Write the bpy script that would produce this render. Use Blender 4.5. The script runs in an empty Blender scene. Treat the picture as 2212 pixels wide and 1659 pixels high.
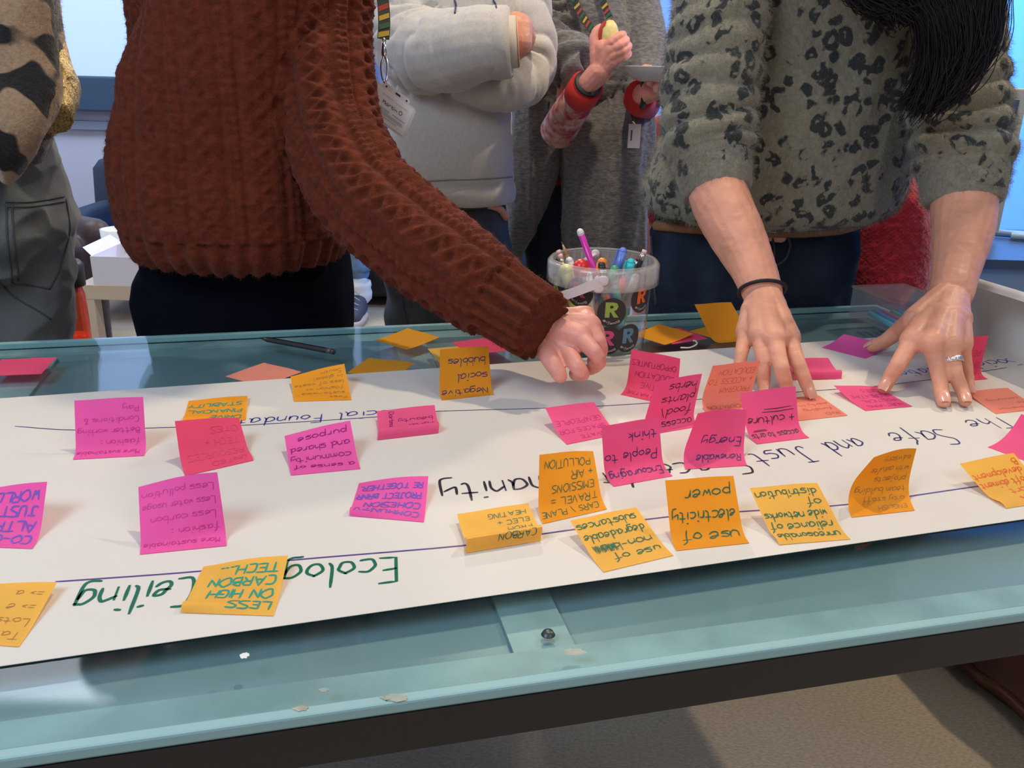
import bpy, bmesh, math, random
import numpy as np
from mathutils import Vector, Matrix
random.seed(7); rng = np.random.default_rng(7)
sc = bpy.context.scene
COL = sc.collection
# ------------------------------------------------------------ camera, light, exposure
FP, PITCH, ROLL, CZ = 1880.0, math.radians(20), math.radians(1.5), 1.18
ZT = 0.75
_s, _c = math.sin(PITCH), math.cos(PITCH)
X0, U0, F0 = np.array([1., 0, 0]), np.array([0, _s, _c]), np.array([0, _c, -_s])
XC = math.cos(ROLL)*X0 + math.sin(ROLL)*U0
UC = -math.sin(ROLL)*X0 + math.cos(ROLL)*U0
cam = bpy.data.cameras.new('camera'); camo = bpy.data.objects.new('camera', cam); COL.objects.link(camo)
m = Matrix.Identity(4)
for i in range(3):
    m[i][0], m[i][1], m[i][2] = XC[i], UC[i], -F0[i]
m[2][3] = CZ
camo.matrix_world = m
cam.sensor_width = 36; cam.lens = FP/2212*36; cam.clip_start = 0.05
sc.camera = camo
def ray(px, py): return F0 + XC*((px-1106)/FP) - UC*((py-829.5)/FP)
def PY(px, py, Y):
    r = ray(px, py); return np.array([0, 0, CZ]) + r*(Y/r[1])
def PZ(px, py, z=ZT):
    r = ray(px, py); return np.array([0, 0, CZ]) + r*((z-CZ)/r[2])
def PD(px, py, d): return np.array([0, 0, CZ]) + ray(px, py)*d

sc.view_settings.view_transform = 'Standard'; sc.view_settings.look = 'None'
sc.view_settings.exposure = -0.12; sc.view_settings.gamma = 1.0
sc.view_settings.use_curve_mapping = False
w = bpy.data.worlds.new('room_ambient'); sc.world = w; w.use_nodes = True
w.node_tree.nodes['Background'].inputs[0].default_value = (0.74, 0.74, 0.82, 1)
w.node_tree.nodes['Background'].inputs[1].default_value = 0.33
def lamp(name, kind, loc, target, power, col, size=0.1, angle=100, blend=0.6, sy=None):
    l = bpy.data.lights.new(name, kind); l.energy = power; l.color = col
    if kind == 'AREA':
        l.size = size
        if sy: l.shape = 'RECTANGLE'; l.size_y = sy
    else: l.shadow_soft_size = size
    if kind == 'SPOT': l.spot_size = math.radians(angle); l.spot_blend = blend
    o = bpy.data.objects.new(name, l); COL.objects.link(o); o.location = loc
    o.rotation_euler = (Vector(target)-Vector(loc)).to_track_quat('-Z', 'Y').to_euler()
    return o
lamp('ceiling_spot_back_right', 'SPOT', (1.95, 2.35, 2.9), (0.2, 1.0, .75), 135, (1, .79, .56), .035, 110)
lamp('ceiling_spot_middle', 'SPOT', (0.15, 1.72, 3.0), (0.1, 1.7, .6), 100, (1, .81, .58), .05, 120)
lamp('ceiling_spot_behind', 'SPOT', (-0.1, 4.4, 2.7), (-.1, 1.5, .3), 190, (1, .82, .6), .05, 110)
lamp('front_fill_left', 'AREA', (-1.3, -0.3, 2.5), (-.1, 1.2, .75), 33, (.68, .82, 1), 1.0)  # unseen cool fill, added in front to brighten the upright notes
lamp('front_fill_right', 'AREA', (1.3, -0.5, 2.5), (.3, 1.3, .75), 13, (1, .86, .70), 1.0)  # weaker warm fill added from the front right, unseen source
lamp('blue_wall_wash', 'AREA', (2.4, 3.3, 2.7), (2.6, 4.9, 1.2), 170, (.05, .36, 1), .8)
lamp('ceiling_panel_far', 'AREA', (-2.2, 3.4, 2.8), (-2.2, 3.9, 0.6), 55, (.80, .88, 1), 1.4)

# ------------------------------------------------------------ materials
def nod(nt, t, **kw):
    n = nt.nodes.new(t)
    for k, v in kw.items():
        if hasattr(n, k): setattr(n, k, v)
    return n
def mat(name, col, rough=.6, metal=0, bump=0, scale=200, var=0, vscale=20, sheen=0, trans=0, coat=0, spec=.5, sss=0, alpha=1, detail=3, stretch=None, col2=None, emit=0):
    M = bpy.data.materials.new(name); M.use_nodes = True; nt = M.node_tree
    b = nt.nodes['Principled BSDF']; I = b.inputs
    I['Base Color'].default_value = (*col, 1); I['Roughness'].default_value = rough; I['Metallic'].default_value = metal
    I['Specular IOR Level'].default_value = spec; I['Coat Weight'].default_value = coat
    I['Sheen Weight'].default_value = sheen
    if sss: I['Subsurface Weight'].default_value = sss; I['Subsurface Radius'].default_value = (.012, .005, .003)
    if trans: I['Transmission Weight'].default_value = trans
    I['Alpha'].default_value = alpha
    if emit: I['Emission Color'].default_value = (*col, 1); I['Emission Strength'].default_value = emit
    tc = nod(nt, 'ShaderNodeTexCoord'); vec = tc.outputs['Object']
    if stretch:
        mp = nod(nt, 'ShaderNodeMapping'); mp.inputs['Scale'].default_value = stretch
        nt.links.new(vec, mp.inputs[0]); vec = mp.outputs[0]
    if var or col2:
        n = nod(nt, 'ShaderNodeTexNoise'); n.inputs['Scale'].default_value = vscale; n.inputs['Detail'].default_value = 4
        nt.links.new(vec, n.inputs['Vector'])
        r = nod(nt, 'ShaderNodeValToRGB')
        c2 = col2 or tuple(min(1, x*(1+var)) for x in col); c1 = col if col2 else tuple(x*(1-var) for x in col)
        r.color_ramp.elements[0].color = (*c1, 1); r.color_ramp.elements[1].color = (*c2, 1)
        r.color_ramp.elements[0].position = .35; r.color_ramp.elements[1].position = .65
        nt.links.new(n.outputs[0], r.inputs[0]); nt.links.new(r.outputs[0], I['Base Color'])
    if bump:
        n = nod(nt, 'ShaderNodeTexNoise'); n.inputs['Scale'].default_value = scale; n.inputs['Detail'].default_value = detail
        nt.links.new(vec, n.inputs['Vector'])
        bp = nod(nt, 'ShaderNodeBump'); bp.inputs['Strength'].default_value = bump; bp.inputs['Distance'].default_value = .002
        nt.links.new(n.outputs[0], bp.inputs['Height']); nt.links.new(bp.outputs[0], I['Normal'])
    return M
def thin_mat(name, col, tr=.5, var=.03, rough=.75):
    """thin paper: diffuse with light passing through"""
    M = mat(name, col, rough, var=var, vscale=30, bump=.08, scale=90, spec=.2); nt = M.node_tree
    b = nt.nodes['Principled BSDF']; out = nt.nodes['Material Output']
    t = nod(nt, 'ShaderNodeBsdfTranslucent'); t.inputs[0].default_value = (*col, 1)
    mx = nod(nt, 'ShaderNodeMixShader'); mx.inputs[0].default_value = tr
    nt.links.new(b.outputs[0], mx.inputs[1]); nt.links.new(t.outputs[0], mx.inputs[2]); nt.links.new(mx.outputs[0], out.inputs[0])
    return M
def glass_mat(name, tint, rough=.03, refl=1.0, haze=0.0, hcol=(1, 1, 1)):
    """thin clear pane: straight transmission plus fresnel reflection, a little haze"""
    M = bpy.data.materials.new(name); M.use_nodes = True; nt = M.node_tree
    nt.nodes.remove(nt.nodes['Principled BSDF']); out = nt.nodes['Material Output']
    t = nod(nt, 'ShaderNodeBsdfTransparent'); t.inputs[0].default_value = (*tint, 1)
    g = nod(nt, 'ShaderNodeBsdfGlossy'); g.inputs['Roughness'].default_value = rough
    f = nod(nt, 'ShaderNodeLayerWeight'); f.inputs[0].default_value = .5   # Schlick: .04 + .96*(1-cos)^5, alike from both sides
    f5 = nod(nt, 'ShaderNodeMath', operation='POWER'); f5.inputs[1].default_value = 5.0; nt.links.new(f.outputs['Facing'], f5.inputs[0])
    f6 = nod(nt, 'ShaderNodeMath', operation='MULTIPLY_ADD'); f6.inputs[1].default_value = .96; f6.inputs[2].default_value = .04; nt.links.new(f5.outputs[0], f6.inputs[0])
    k = nod(nt, 'ShaderNodeMath', operation='MULTIPLY'); k.inputs[1].default_value = refl
    nt.links.new(f6.outputs[0], k.inputs[0])
    base = t
    if haze:
        d = nod(nt, 'ShaderNodeBsdfDiffuse'); d.inputs[0].default_value = (*hcol, 1)
        h = nod(nt, 'ShaderNodeMixShader'); h.inputs[0].default_value = haze
        nt.links.new(t.outputs[0], h.inputs[1]); nt.links.new(d.outputs[0], h.inputs[2]); base = h
    mx = nod(nt, 'ShaderNodeMixShader')
    nt.links.new(k.outputs[0], mx.inputs[0]); nt.links.new(base.outputs[0], mx.inputs[1]); nt.links.new(g.outputs[0], mx.inputs[2])
    nt.links.new(mx.outputs[0], out.inputs[0]); return M

# ------------------------------------------------------------ mesh helpers
def link(o, parent=None):
    COL.objects.link(o)
    if parent is not None:
        o.parent = parent
        o.matrix_parent_inverse = parent.matrix_world.inverted() if parent.type != 'EMPTY' else Matrix.Translation(-Vector(parent.location))
    return o
def mk(name, V, Fc, mt, parent=None, smooth=False):
    me = bpy.data.meshes.new(name); me.from_pydata([tuple(map(float, v)) for v in V], [], [tuple(map(int, f)) for f in Fc])
    me.materials.append(mt)
    if smooth: me.polygons.foreach_set('use_smooth', [True]*len(me.polygons))
    me.update()
    return link(bpy.data.objects.new(name, me), parent)
def tag(o, label, cat, group=None, kind=None):
    o['label'] = label; o['category'] = cat
    if group: o['group'] = group
    if kind: o['kind'] = kind
    return o
def empty(name, loc, label, cat, group=None):
    o = bpy.data.objects.new(name, None); COL.objects.link(o); o.location = tuple(loc); o.empty_display_size = .05
    return tag(o, label, cat, group)
class MB:
    def __init__(s): s.V = []; s.F = []
    def add(s, V, F):
        k = len(s.V); s.V += [tuple(v) for v in V]; s.F += [tuple(i+k for i in f) for f in F]; return s
    def box(s, c, h, R=None):
        c = np.array(c, float); h = np.array(h, float)
        V = np.array([[x, y, z] for z in (-1, 1) for y in (-1, 1) for x in (-1, 1)])*h
        if R is not None: V = V@np.array(R).T
        return s.add(V+c, [(0, 2, 3, 1), (4, 5, 7, 6), (0, 1, 5, 4), (2, 6, 7, 3), (0, 4, 6, 2), (1, 3, 7, 5)])
    def hexa(s, P8):
        return s.add(P8, [(0, 3, 2, 1), (4, 5, 6, 7), (0, 1, 5, 4), (1, 2, 6, 5), (2, 3, 7, 6), (3, 0, 4, 7)])
    def loft(s, rings, cap=True, closed=False):
        n = len(rings[0]); k = len(s.V)
        for r in rings: s.V += [tuple(p) for p in r]
        for i in range(len(rings)-1):
            for j in range(n):
                j2 = (j+1) % n
                s.F.append((k+i*n+j, k+i*n+j2, k+(i+1)*n+j2, k+(i+1)*n+j))
        if cap:
            for base, r, fl in ((k, rings[0], True), (k+(len(rings)-1)*n, rings[-1], False)):
                ci = len(s.V); s.V.append(tuple(np.mean(r, 0)))
                for j in range(n):
                    a, b = base+j, base+(j+1) % n
                    s.F.append((ci, b, a) if fl else (ci, a, b))
        return s
    def tube(s, pts, rad, n=12, cap=True, flat=1.0, up=(0, 0, 1)):
        pts = [np.array(p, float) for p in pts]
        if np.isscalar(rad): rad = [rad]*len(pts)
        rings = []; ref = np.array(up, float); 
        for i, p in enumerate(pts):
            t = pts[min(i+1, len(pts)-1)]-pts[max(i-1, 0)]; t /= np.linalg.norm(t)+1e-12
            a = ref-t*np.dot(ref, t)
            if np.linalg.norm(a) < 1e-3: a = np.cross(t, [1, 0, 0.3])
            a /= np.linalg.norm(a); ref = a if np.isscalar(flat) and flat == 1.0 else ref
            b = np.cross(t, a)
            rings.append([p+rad[i]*(b*math.cos(q)+a*flat*math.sin(q)) for q in np.linspace(0, 2*math.pi, n, endpoint=False)])
        return s.loft(rings, cap)
    def sphere(s, c, r, n=12, m=8, R=None):
        r = np.array([r]*3 if np.isscalar(r) else r, float); rings = []
        for i in range(1, m):
            th = math.pi*i/m
            rings.append([np.array([math.cos(q)*math.sin(th), math.sin(q)*math.sin(th), -math.cos(th)])*r for q in np.linspace(0, 2*math.pi, n, endpoint=False)])
        rings = [[(np.array(R)@p if R is not None else p)+np.array(c) for p in rr] for rr in rings]
        return s.loft(rings, True)
    def cone(s, p0, p1, r0, r1, n=14):
        p0 = np.array(p0, float); p1 = np.array(p1, float)
        s.sphere(p0, r0, n, 8); s.sphere(p1, r1, n, 8)
        return s.tube([p0, p1], [r0, r1], n)
    def chain(s, pts, rad, n=14):
        for i in range(len(pts)-1): s.cone(pts[i], pts[i+1], rad[i], rad[i+1], n)
        return s
    def lathe(s, prof, c=(0, 0, 0), n=32, cap=False):
        rings = [[np.array(c)+np.array([r*math.cos(q), r*math.sin(q), z]) for q in np.linspace(0, 2*math.pi, n, endpoint=False)] for r, z in prof]
        return s.loft(rings, cap)
    def build(s, name, mt, parent=None, smooth=False): return mk(name, s.V, s.F, mt, parent, smooth)
def catmull(P, k=6):
    P = np.array(P, float)
    if len(P) < 3: return P
    Q = np.vstack([2*P[0]-P[1], P, 2*P[-1]-P[-2]]); out = []
    for i in range(1, len(Q)-2):
        for t in np.linspace(0, 1, k, endpoint=False):
            out.append(.5*((2*Q[i])+(-Q[i-1]+Q[i+1])*t+(2*Q[i-1]-5*Q[i]+4*Q[i+1]-Q[i+2])*t*t+(-Q[i-1]+3*Q[i]-3*Q[i+1]+Q[i+2])*t**3))
    out.append(Q[-2]); return np.array(out)
def solidify(o, t, off=-1):
    md = o.modifiers.new('thickness', 'SOLIDIFY'); md.thickness = t; md.offset = off
    es = o.modifiers.new('crisp_edges', 'EDGE_SPLIT'); es.split_angle = math.radians(50); return o
def bevel(o, wd, seg=2):
    md = o.modifiers.new('bevel', 'BEVEL'); md.width = wd; md.segments = seg; md.limit_method = 'ANGLE'; return o
def remesh(mb, voxel, smooth=4):
    """merge overlapping closed shells into one continuous skin; returns verts, normals, faces"""
    me = bpy.data.meshes.new('tmp'); me.from_pydata(mb.V, [], mb.F)
    o = bpy.data.objects.new('tmp', me); COL.objects.link(o)
    r = o.modifiers.new('r', 'REMESH'); r.mode = 'VOXEL'; r.voxel_size = voxel
    if smooth:
        sm = o.modifiers.new('s', 'SMOOTH'); sm.factor = .5; sm.iterations = smooth
    dg = bpy.context.evaluated_depsgraph_get(); dg.update()
    e = o.evaluated_get(dg).to_mesh()
    n = len(e.vertices); V = np.empty(n*3); e.vertices.foreach_get('co', V); V = V.reshape(-1, 3)
    N = np.empty(n*3); e.vertices.foreach_get('normal', N); N = N.reshape(-1, 3)
    L = np.empty(len(e.loops), int); e.loops.foreach_get('vertex_index', L)
    tot = np.empty(len(e.polygons), int); e.polygons.foreach_get('loop_total', tot)
    if not (tot == 4).all():
        F = [tuple(p.vertices) for p in e.polygons]
    else: F = L.reshape(-1, 4)
    o.evaluated_get(dg).to_mesh_clear(); bpy.data.objects.remove(o); bpy.data.meshes.remove(me)
    return V, N, F
def fast(name, V, F, mt, parent=None, smooth=True, attrs=None):
    me = bpy.data.meshes.new(name)
    if isinstance(F, np.ndarray):
        me.vertices.add(len(V)); me.vertices.foreach_set('co', np.asarray(V, np.float32).ravel())
        me.loops.add(F.size); me.loops.foreach_set('vertex_index', F.ravel().astype(np.int32))
        me.polygons.add(len(F)); me.polygons.foreach_set('loop_start', np.arange(0, F.size, F.shape[1], dtype=np.int32))
        me.polygons.foreach_set('loop_total', np.full(len(F), F.shape[1], dtype=np.int32))
    else: me.from_pydata(V.tolist(), [], F)
    me.polygons.foreach_set('use_smooth', np.ones(len(me.polygons), bool))
    me.materials.append(mt); me.update(calc_edges=True)
    for k, a in (attrs or {}).items():
        at = me.attributes.new(k, 'FLOAT', 'POINT'); at.data.foreach_set('value', np.asarray(a, np.float32))
    return link(bpy.data.objects.new(name, me), parent)

# ------------------------------------------------------------ handwriting (single stroke letters)
G = {
'a': "46 26 05 04 13 33 45;46 44 53", 'b': "09 03;05 26 45 44 33 13 04", 'c': "46 26 05 04 13 33 43", 'd': "46 26 05 04 13 33 45;49 44 53",
'e': "05 35 46 26 15 04 13 33 44", 'f': "49 38 27 24 21;06 46", 'g': "46 26 05 04 13 33 45;46 42 31 11 01", 'h': "09 03;05 26 36 45 43",
'i': "!06 03;!08 18", 'j': "26 22 11 01;!28 38", 'k': "!09 03;!36 05 33", 'l': "09 04 13", 'm': "06 03;05 16 25 23;25 36 46 55 53",
'n': "06 03;05 26 36 45 43", 'o': "26 05 04 13 33 44 45 26", 'p': "!06 00;05 26 45 44 33 13 04", 'q': "46 26 05 04 13 33 45;!46 40",
'r': "!06 03;04 16 36", 's': "46 16 05 24 44 33 03", 't': "28 24 33 43;!06 46", 'u': "06 04 13 33 45;!46 43", 'v': "!06 23 46",
'w': "!06 13 25 33 46", 'x': "!06 43;!46 03", 'y': "06 04 14 35;46 42 31 11", 'z': "!06 46 03 43",
'A': "!03 29 53;!15 45", 'B': "!03 09;09 38 37 06;06 46 44 33 03", 'C': "49 19 07 05 13 43", 'D': "!09 03;09 39 57 55 33 03",
'E': "!49 09 03 43;!06 36", 'F': "!49 09 03;!06 36", 'G': "49 19 07 05 13 43 46;!46 26", 'H': "!09 03;!49 43;!06 46", 'I': "!09 03",
'J': "39 34 13 04;!19 59", 'K': "!09 03;!49 06 43", 'L': "!09 03 43", 'M': "!03 09 26 49 43", 'N': "!03 09 43 49", 'O': "29 07 05 13 33 55 57 39 29",
'P': "!03 09;09 39 48 47 36 06", 'Q': "29 07 05 13 33 55 57 39 29;!35 53", 'R': "!03 09;09 39 48 47 36 06;!26 43", 'S': "49 19 08 07 26 45 44 33 03",
'T': "!09 59;!29 23", 'U': "09 05 13 33 45 49", 'V': "!09 23 49", 'W': "!09 13 26 33 49", 'X': "!09 43;!49 03", 'Y': "!09 26 49;!26 23", 'Z': "!09 49 03 43",
'+': "!05 45;!27 23", '=': "!06 46;!04 44", '-': "!05 35", '/': "!42 09", '.': "!03 13", '&': "43 08 29 28 04 13 33 45", ':': "!03 13;!06 16",
'(': "19 07 05 12", ')': "09 17 15 02", '3': "09 39 38 26 45 34 03", '>': "!06 35 04", '@': "45 25 24 44 47 27 05 13 43", "'": "!09 07", '?': "08 29 38 25 24;!23 13"}
def glyph(ch):
    g = G.get(ch); out = []
    if not g: return out, 3
    w_ = 0
    for st in g.split(';'):
        sh = st[0] == '!'; st = st.lstrip('!')
        P = np.array([[int(q[0]), int(q[1])-3] for q in st.split()], float)
        w_ = max(w_, P[:, 0].max())
        out.append((P, sh))
    return out, w_
def layout(text, size, jit=.25, slant=.12, track=1.5, rnd=None):
    """polylines in metres, baseline at y=0, cap height = size"""
    rnd = rnd or random; k = size/6.0; x = 0; L = []
    for ch in text:
        if ch == ' ': x += 3.4; continue
        g, w_ = glyph(ch); jx, jy, js = rnd.uniform(-.2, .2), rnd.uniform(-.25, .25), rnd.uniform(.92, 1.08)
        for P, sh in g:
            Q = P.copy(); Q += np.array([[rnd.uniform(-jit, jit), rnd.uniform(-jit, jit)] for _ in P])*.5
            Q = Q*js; Q[:, 0] += Q[:, 1]*slant
            if sh:
                R_ = [Q[0]]
                for a, b in zip(Q[:-1], Q[1:]):
                    for t in (1/3, 2/3, 1): R_.append(a+(b-a)*t)
                Q = np.array(R_)
            else: Q = catmull(Q, 4)
            Q[:, 0] += x+jx; Q[:, 1] += jy
            L.append(Q*k)
        x += w_+track
    return L, x*k
def ribbons(lines, wd):
    """flat pen strokes as 2-D strips: returns pts (n,2), quads"""
    V = []; F = []
    for P in lines:
        if len(P) < 2: continue
        T = np.gradient(P, axis=0); T /= np.linalg.norm(T, axis=1)[:, None]+1e-9
        Nn = np.stack([-T[:, 1], T[:, 0]], 1)
        P = P.copy(); P[0] -= T[0]*wd*.4; P[-1] += T[-1]*wd*.4
        ww = np.full(len(P), wd/2); ww[0] *= .6; ww[-1] *= .6
        k = len(V)
        for p, n_, q in zip(P, Nn, ww): V += [p+n_*q, p-n_*q]
        for i in range(len(P)-1): F.append((k+2*i, k+2*i+1, k+2*i+3, k+2*i+2))
    return np.array(V), F
# ------------------------------------------------------------ table, paper, notes
TA = math.radians(14.25); ta = np.array([math.cos(TA), math.sin(TA), 0]); tb = np.array([-math.sin(TA), math.cos(TA), 0]); tz = np.array([0, 0, 1.])
def TB(a, b, z): return ta*a + tb*b + tz*z
def tbox(mb, a0, a1, b0, b1, z0, z1):
    return mb.hexa([TB(a0, b0, z0), TB(a1, b0, z0), TB(a1, b1, z0), TB(a0, b1, z0), TB(a0, b0, z1), TB(a1, b0, z1), TB(a1, b1, z1), TB(a0, b1, z1)])
A0, A1, B0, B1 = -1.30, 1.127, .511, 1.476
M_frame = mat('pale_teal_frame', (.28, .385, .405), .4, var=.16, vscale=14, bump=.05, scale=40)
M_panel = mat('teal_under_panel', (.205, .285, .315), .4, var=.06, vscale=5)
M_glass = glass_mat('tempered_glass', (.91, .975, .975), .05, .8)
M_gedge = mat('glass_edge_teal', (.30, .50, .52), .12, coat=.6)
M_black = mat('black_gloss_steel', (.012, .013, .016), .16, spec=.6)
M_bolt = mat('dark_bolt', (.08, .09, .09), .4, metal=.8)
table = empty('glass_table', TB(.0, 1.0, 0), 'long glass-topped table with pale teal frame and black steel apron, under the paper', 'table')
o = tbox(MB(), A0+.011, A1-.011, B0+.011, B1-.011, .7395, .7498).build('glass_top', M_glass, table)
mb = MB()
for a0, a1, b0, b1 in ((A0, A1, B0, B0+.011), (A0, A1, B1-.011, B1), (A0, A0+.011, B0+.011, B1-.011), (A1-.011, A1, B0+.011, B1-.011)): tbox(mb, a0, a1, b0, b1, .7395, .7497)
o = mb.build('glass_edge', M_gedge, table); bevel(o, .002)
for nm, (a0, a1, b0, b1) in {'frame_rail': (A0+.011, A1-.011, B0+.011, B0+.052), 'frame_rail ': (A0+.011, A1-.011, B1-.052, B1-.011), 'frame_rail  ': (A1-.052, A1-.011, B0+.052, B1-.052), 'frame_rail   ': (A0+.011, A0+.052, B0+.052, B1-.052)}.items():
    tbox(MB(), a0, a1, b0, b1, .715, .7385).build(nm.strip(), M_frame, table)
for a in (-.93, -.40, .178, .79):
    tbox(MB(), a-.026, a+.026, B0+.052, B1-.052, .716, .7335).build('cross_bar', M_frame, table)
tbox(MB(), A0+.03, A1-.03, B0+.03, B1-.03, .712, .729).build('under_panel', M_panel, table)
for i, (a0, a1, b0, b1) in enumerate(((A0, A1, B0, B0+.008), (A0, A1, B1-.008, B1), (A0, A0+.008, B0+.008, B1-.008), (A1-.008, A1, B0+.008, B1-.008))):
    o = tbox(MB(), a0, a1, b0, b1, .7050, .7393).build('apron', M_black, table)
for a in (A0+.07, A1-.07):
    for b in (B0+.06, B1-.06):
        o = tbox(MB(), a-.03, a+.03, b-.03, b+.03, 0.0, .7049).build('leg', M_black, table); bevel(o, .004)
for px, py in ((1184, 1371),):
    q = PZ(px, py, .7385); MB().lathe([(0.0001, .0035), (.004, .0035), (.006, 0.0001)], q, 12).build('bolt', M_bolt, table, True)

# paper roll -----------------------------------------------------------------
PA = math.radians(16.7); pa = np.array([math.cos(PA), math.sin(PA), 0]); pb = np.array([-math.sin(PA), math.cos(PA), 0])
M_paper = mat('white_paper', (.665, .645, .60), .7, var=.02, vscale=4, bump=.10, scale=5, spec=.12)
ZP = .7506
PN, PF, PR = .6200, 1.2205, 1.172
prof = [(-1.35, 0)] + [(x, 0) for x in np.linspace(-1.2, PR-.02, 60)] + [(PR, .0008), (PR+.012, .005), (PR+.024, .016), (PR+.034, .033), (PR+.036, .052), (PR+.029, .070), (PR+.018, .086), (PR+.008, .101), (PR-.001, .110), (PR-.012, .115), (PR-.021, .112), (PR-.026, .104)]
V = []; F = []; nb = 24
fl = catmull(np.array(prof[-13:]), 4); prof = np.vstack([prof[:-13], fl])
for i, (a, z) in enumerate(prof):
    for j in range(nb+1):
        b = PN+(PF-PN)*j/nb
        wv = 0
        k = 1.0 - .10*(z/.115)*0
        V.append(pa*a+pb*b*k+tz*(ZP+z+wv))
n = nb+1
for i in range(len(prof)-1):
    for j in range(nb): F.append((i*n+j, (i+1)*n+j, (i+1)*n+j+1, i*n+j+1))
paper = mk('paper_roll', V, F, M_paper, None, True); solidify(paper, .0005, 1)
tag(paper, 'long white paper sheet covered in sticky notes, its right end curling up', 'paper')
M_ink = {k: mat(k+'_ink', c, .5, spec=.3) for k, c in {'black': (.02, .018, .04), 'navy': (.035, .03, .16), 'blue': (.05, .06, .33), 'purple': (.10, .05, .26), 'green': (.0, .13, .075), 'teal': (.02, .30, .22), 'orange': (.75, .10, .01), 'violet': (.17, .09, .50), 'faint_brown': (.36, .19, .05), 'faint_magenta': (.52, .03, .24), 'faint_red': (.60, .05, .13), 'faint_coral': (.62, .13, .06), 'maroon': (.33, .01, .10), 'plum': (.26, .0, .16)}.items()}
def paper_text(text, p0, p1, cap, ink, wd, tail=False):
    a, b = PZ(*p0, ZP)[:2], PZ(*p1, ZP)[:2]
    L, W_ = layout(text, cap, .35, .18, 1.7, random.Random(hash(text) % 97 if False else len(text)*13))
    d = (b-a); ln = np.linalg.norm(d); d = d/ln; up = np.array([-d[1], d[0]])
    k = ln/W_
    L = [np.stack([P[:, 0]*k, P[:, 1]], 1) for P in L]
    V, F = ribbons(L, wd)
    W3 = np.array([[*(a+d*x+up*y), ZP+.0009] for x, y in V])
    return mk('handwriting', W3, F, M_ink[ink], paper)
for args in (("The", (2163, 903), (2072, 910), .036, 'navy', .0022), ("Safe", (2036, 930), (1905, 938), .042, 'navy', .0022), ("and", (1850, 949), (1766, 960), .040, 'navy', .0022),
    ("Just", (1730, 965), (1608, 984), .042, 'navy', .0022), ("Space", (1590, 985), (1405, 1009), .045, 'black', .0026), ("for", (1352, 1018), (1284, 1028), .042, 'black', .0028),
    ("Humanity", (1262, 1024), (940, 1050), .046, 'black', .0030), ("Social", (870, 886), (725, 893), .026, 'blue', .0020), ("Foundation", (695, 896), (440, 912), .026, 'blue', .0020),
    ("Social", (2183, 775), (2085, 786), .030, 'blue', .0020), ("Foundation", (2075, 789), (1918, 806), .030, 'blue', .0020),
    ("Ecological", (855, 1205), (455, 1242), .040, 'green', .0030), ("Ceiling", (422, 1250), (160, 1280), .040, 'green', .0032)):
    paper_text(*args)
for pts, wd in (([(33, 922), (160, 930), (345, 925), (540, 919), (880, 897), (930, 890), (1280, 879), (1530, 862), (1760, 845), (1905, 834), (2050, 815), (2125, 803), (2175, 795)], .0016),
                ([(122, 1258), (180, 1254), (435, 1235), (625, 1212), (1000, 1180), (1170, 1155), (1440, 1118), (1620, 1105), (1840, 1090), (2110, 1052), (2240, 1038)], .0020)):
    L = [np.array([PZ(*q, ZP)[:2] for q in pts])]; L = [catmull(L[0], 5)]
    V, F = ribbons(L, wd); mk('pen_line', [[x, y, ZP+.0009] for x, y in V], F, M_ink['purple' if wd > .0018 else 'navy'], paper)

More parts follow.
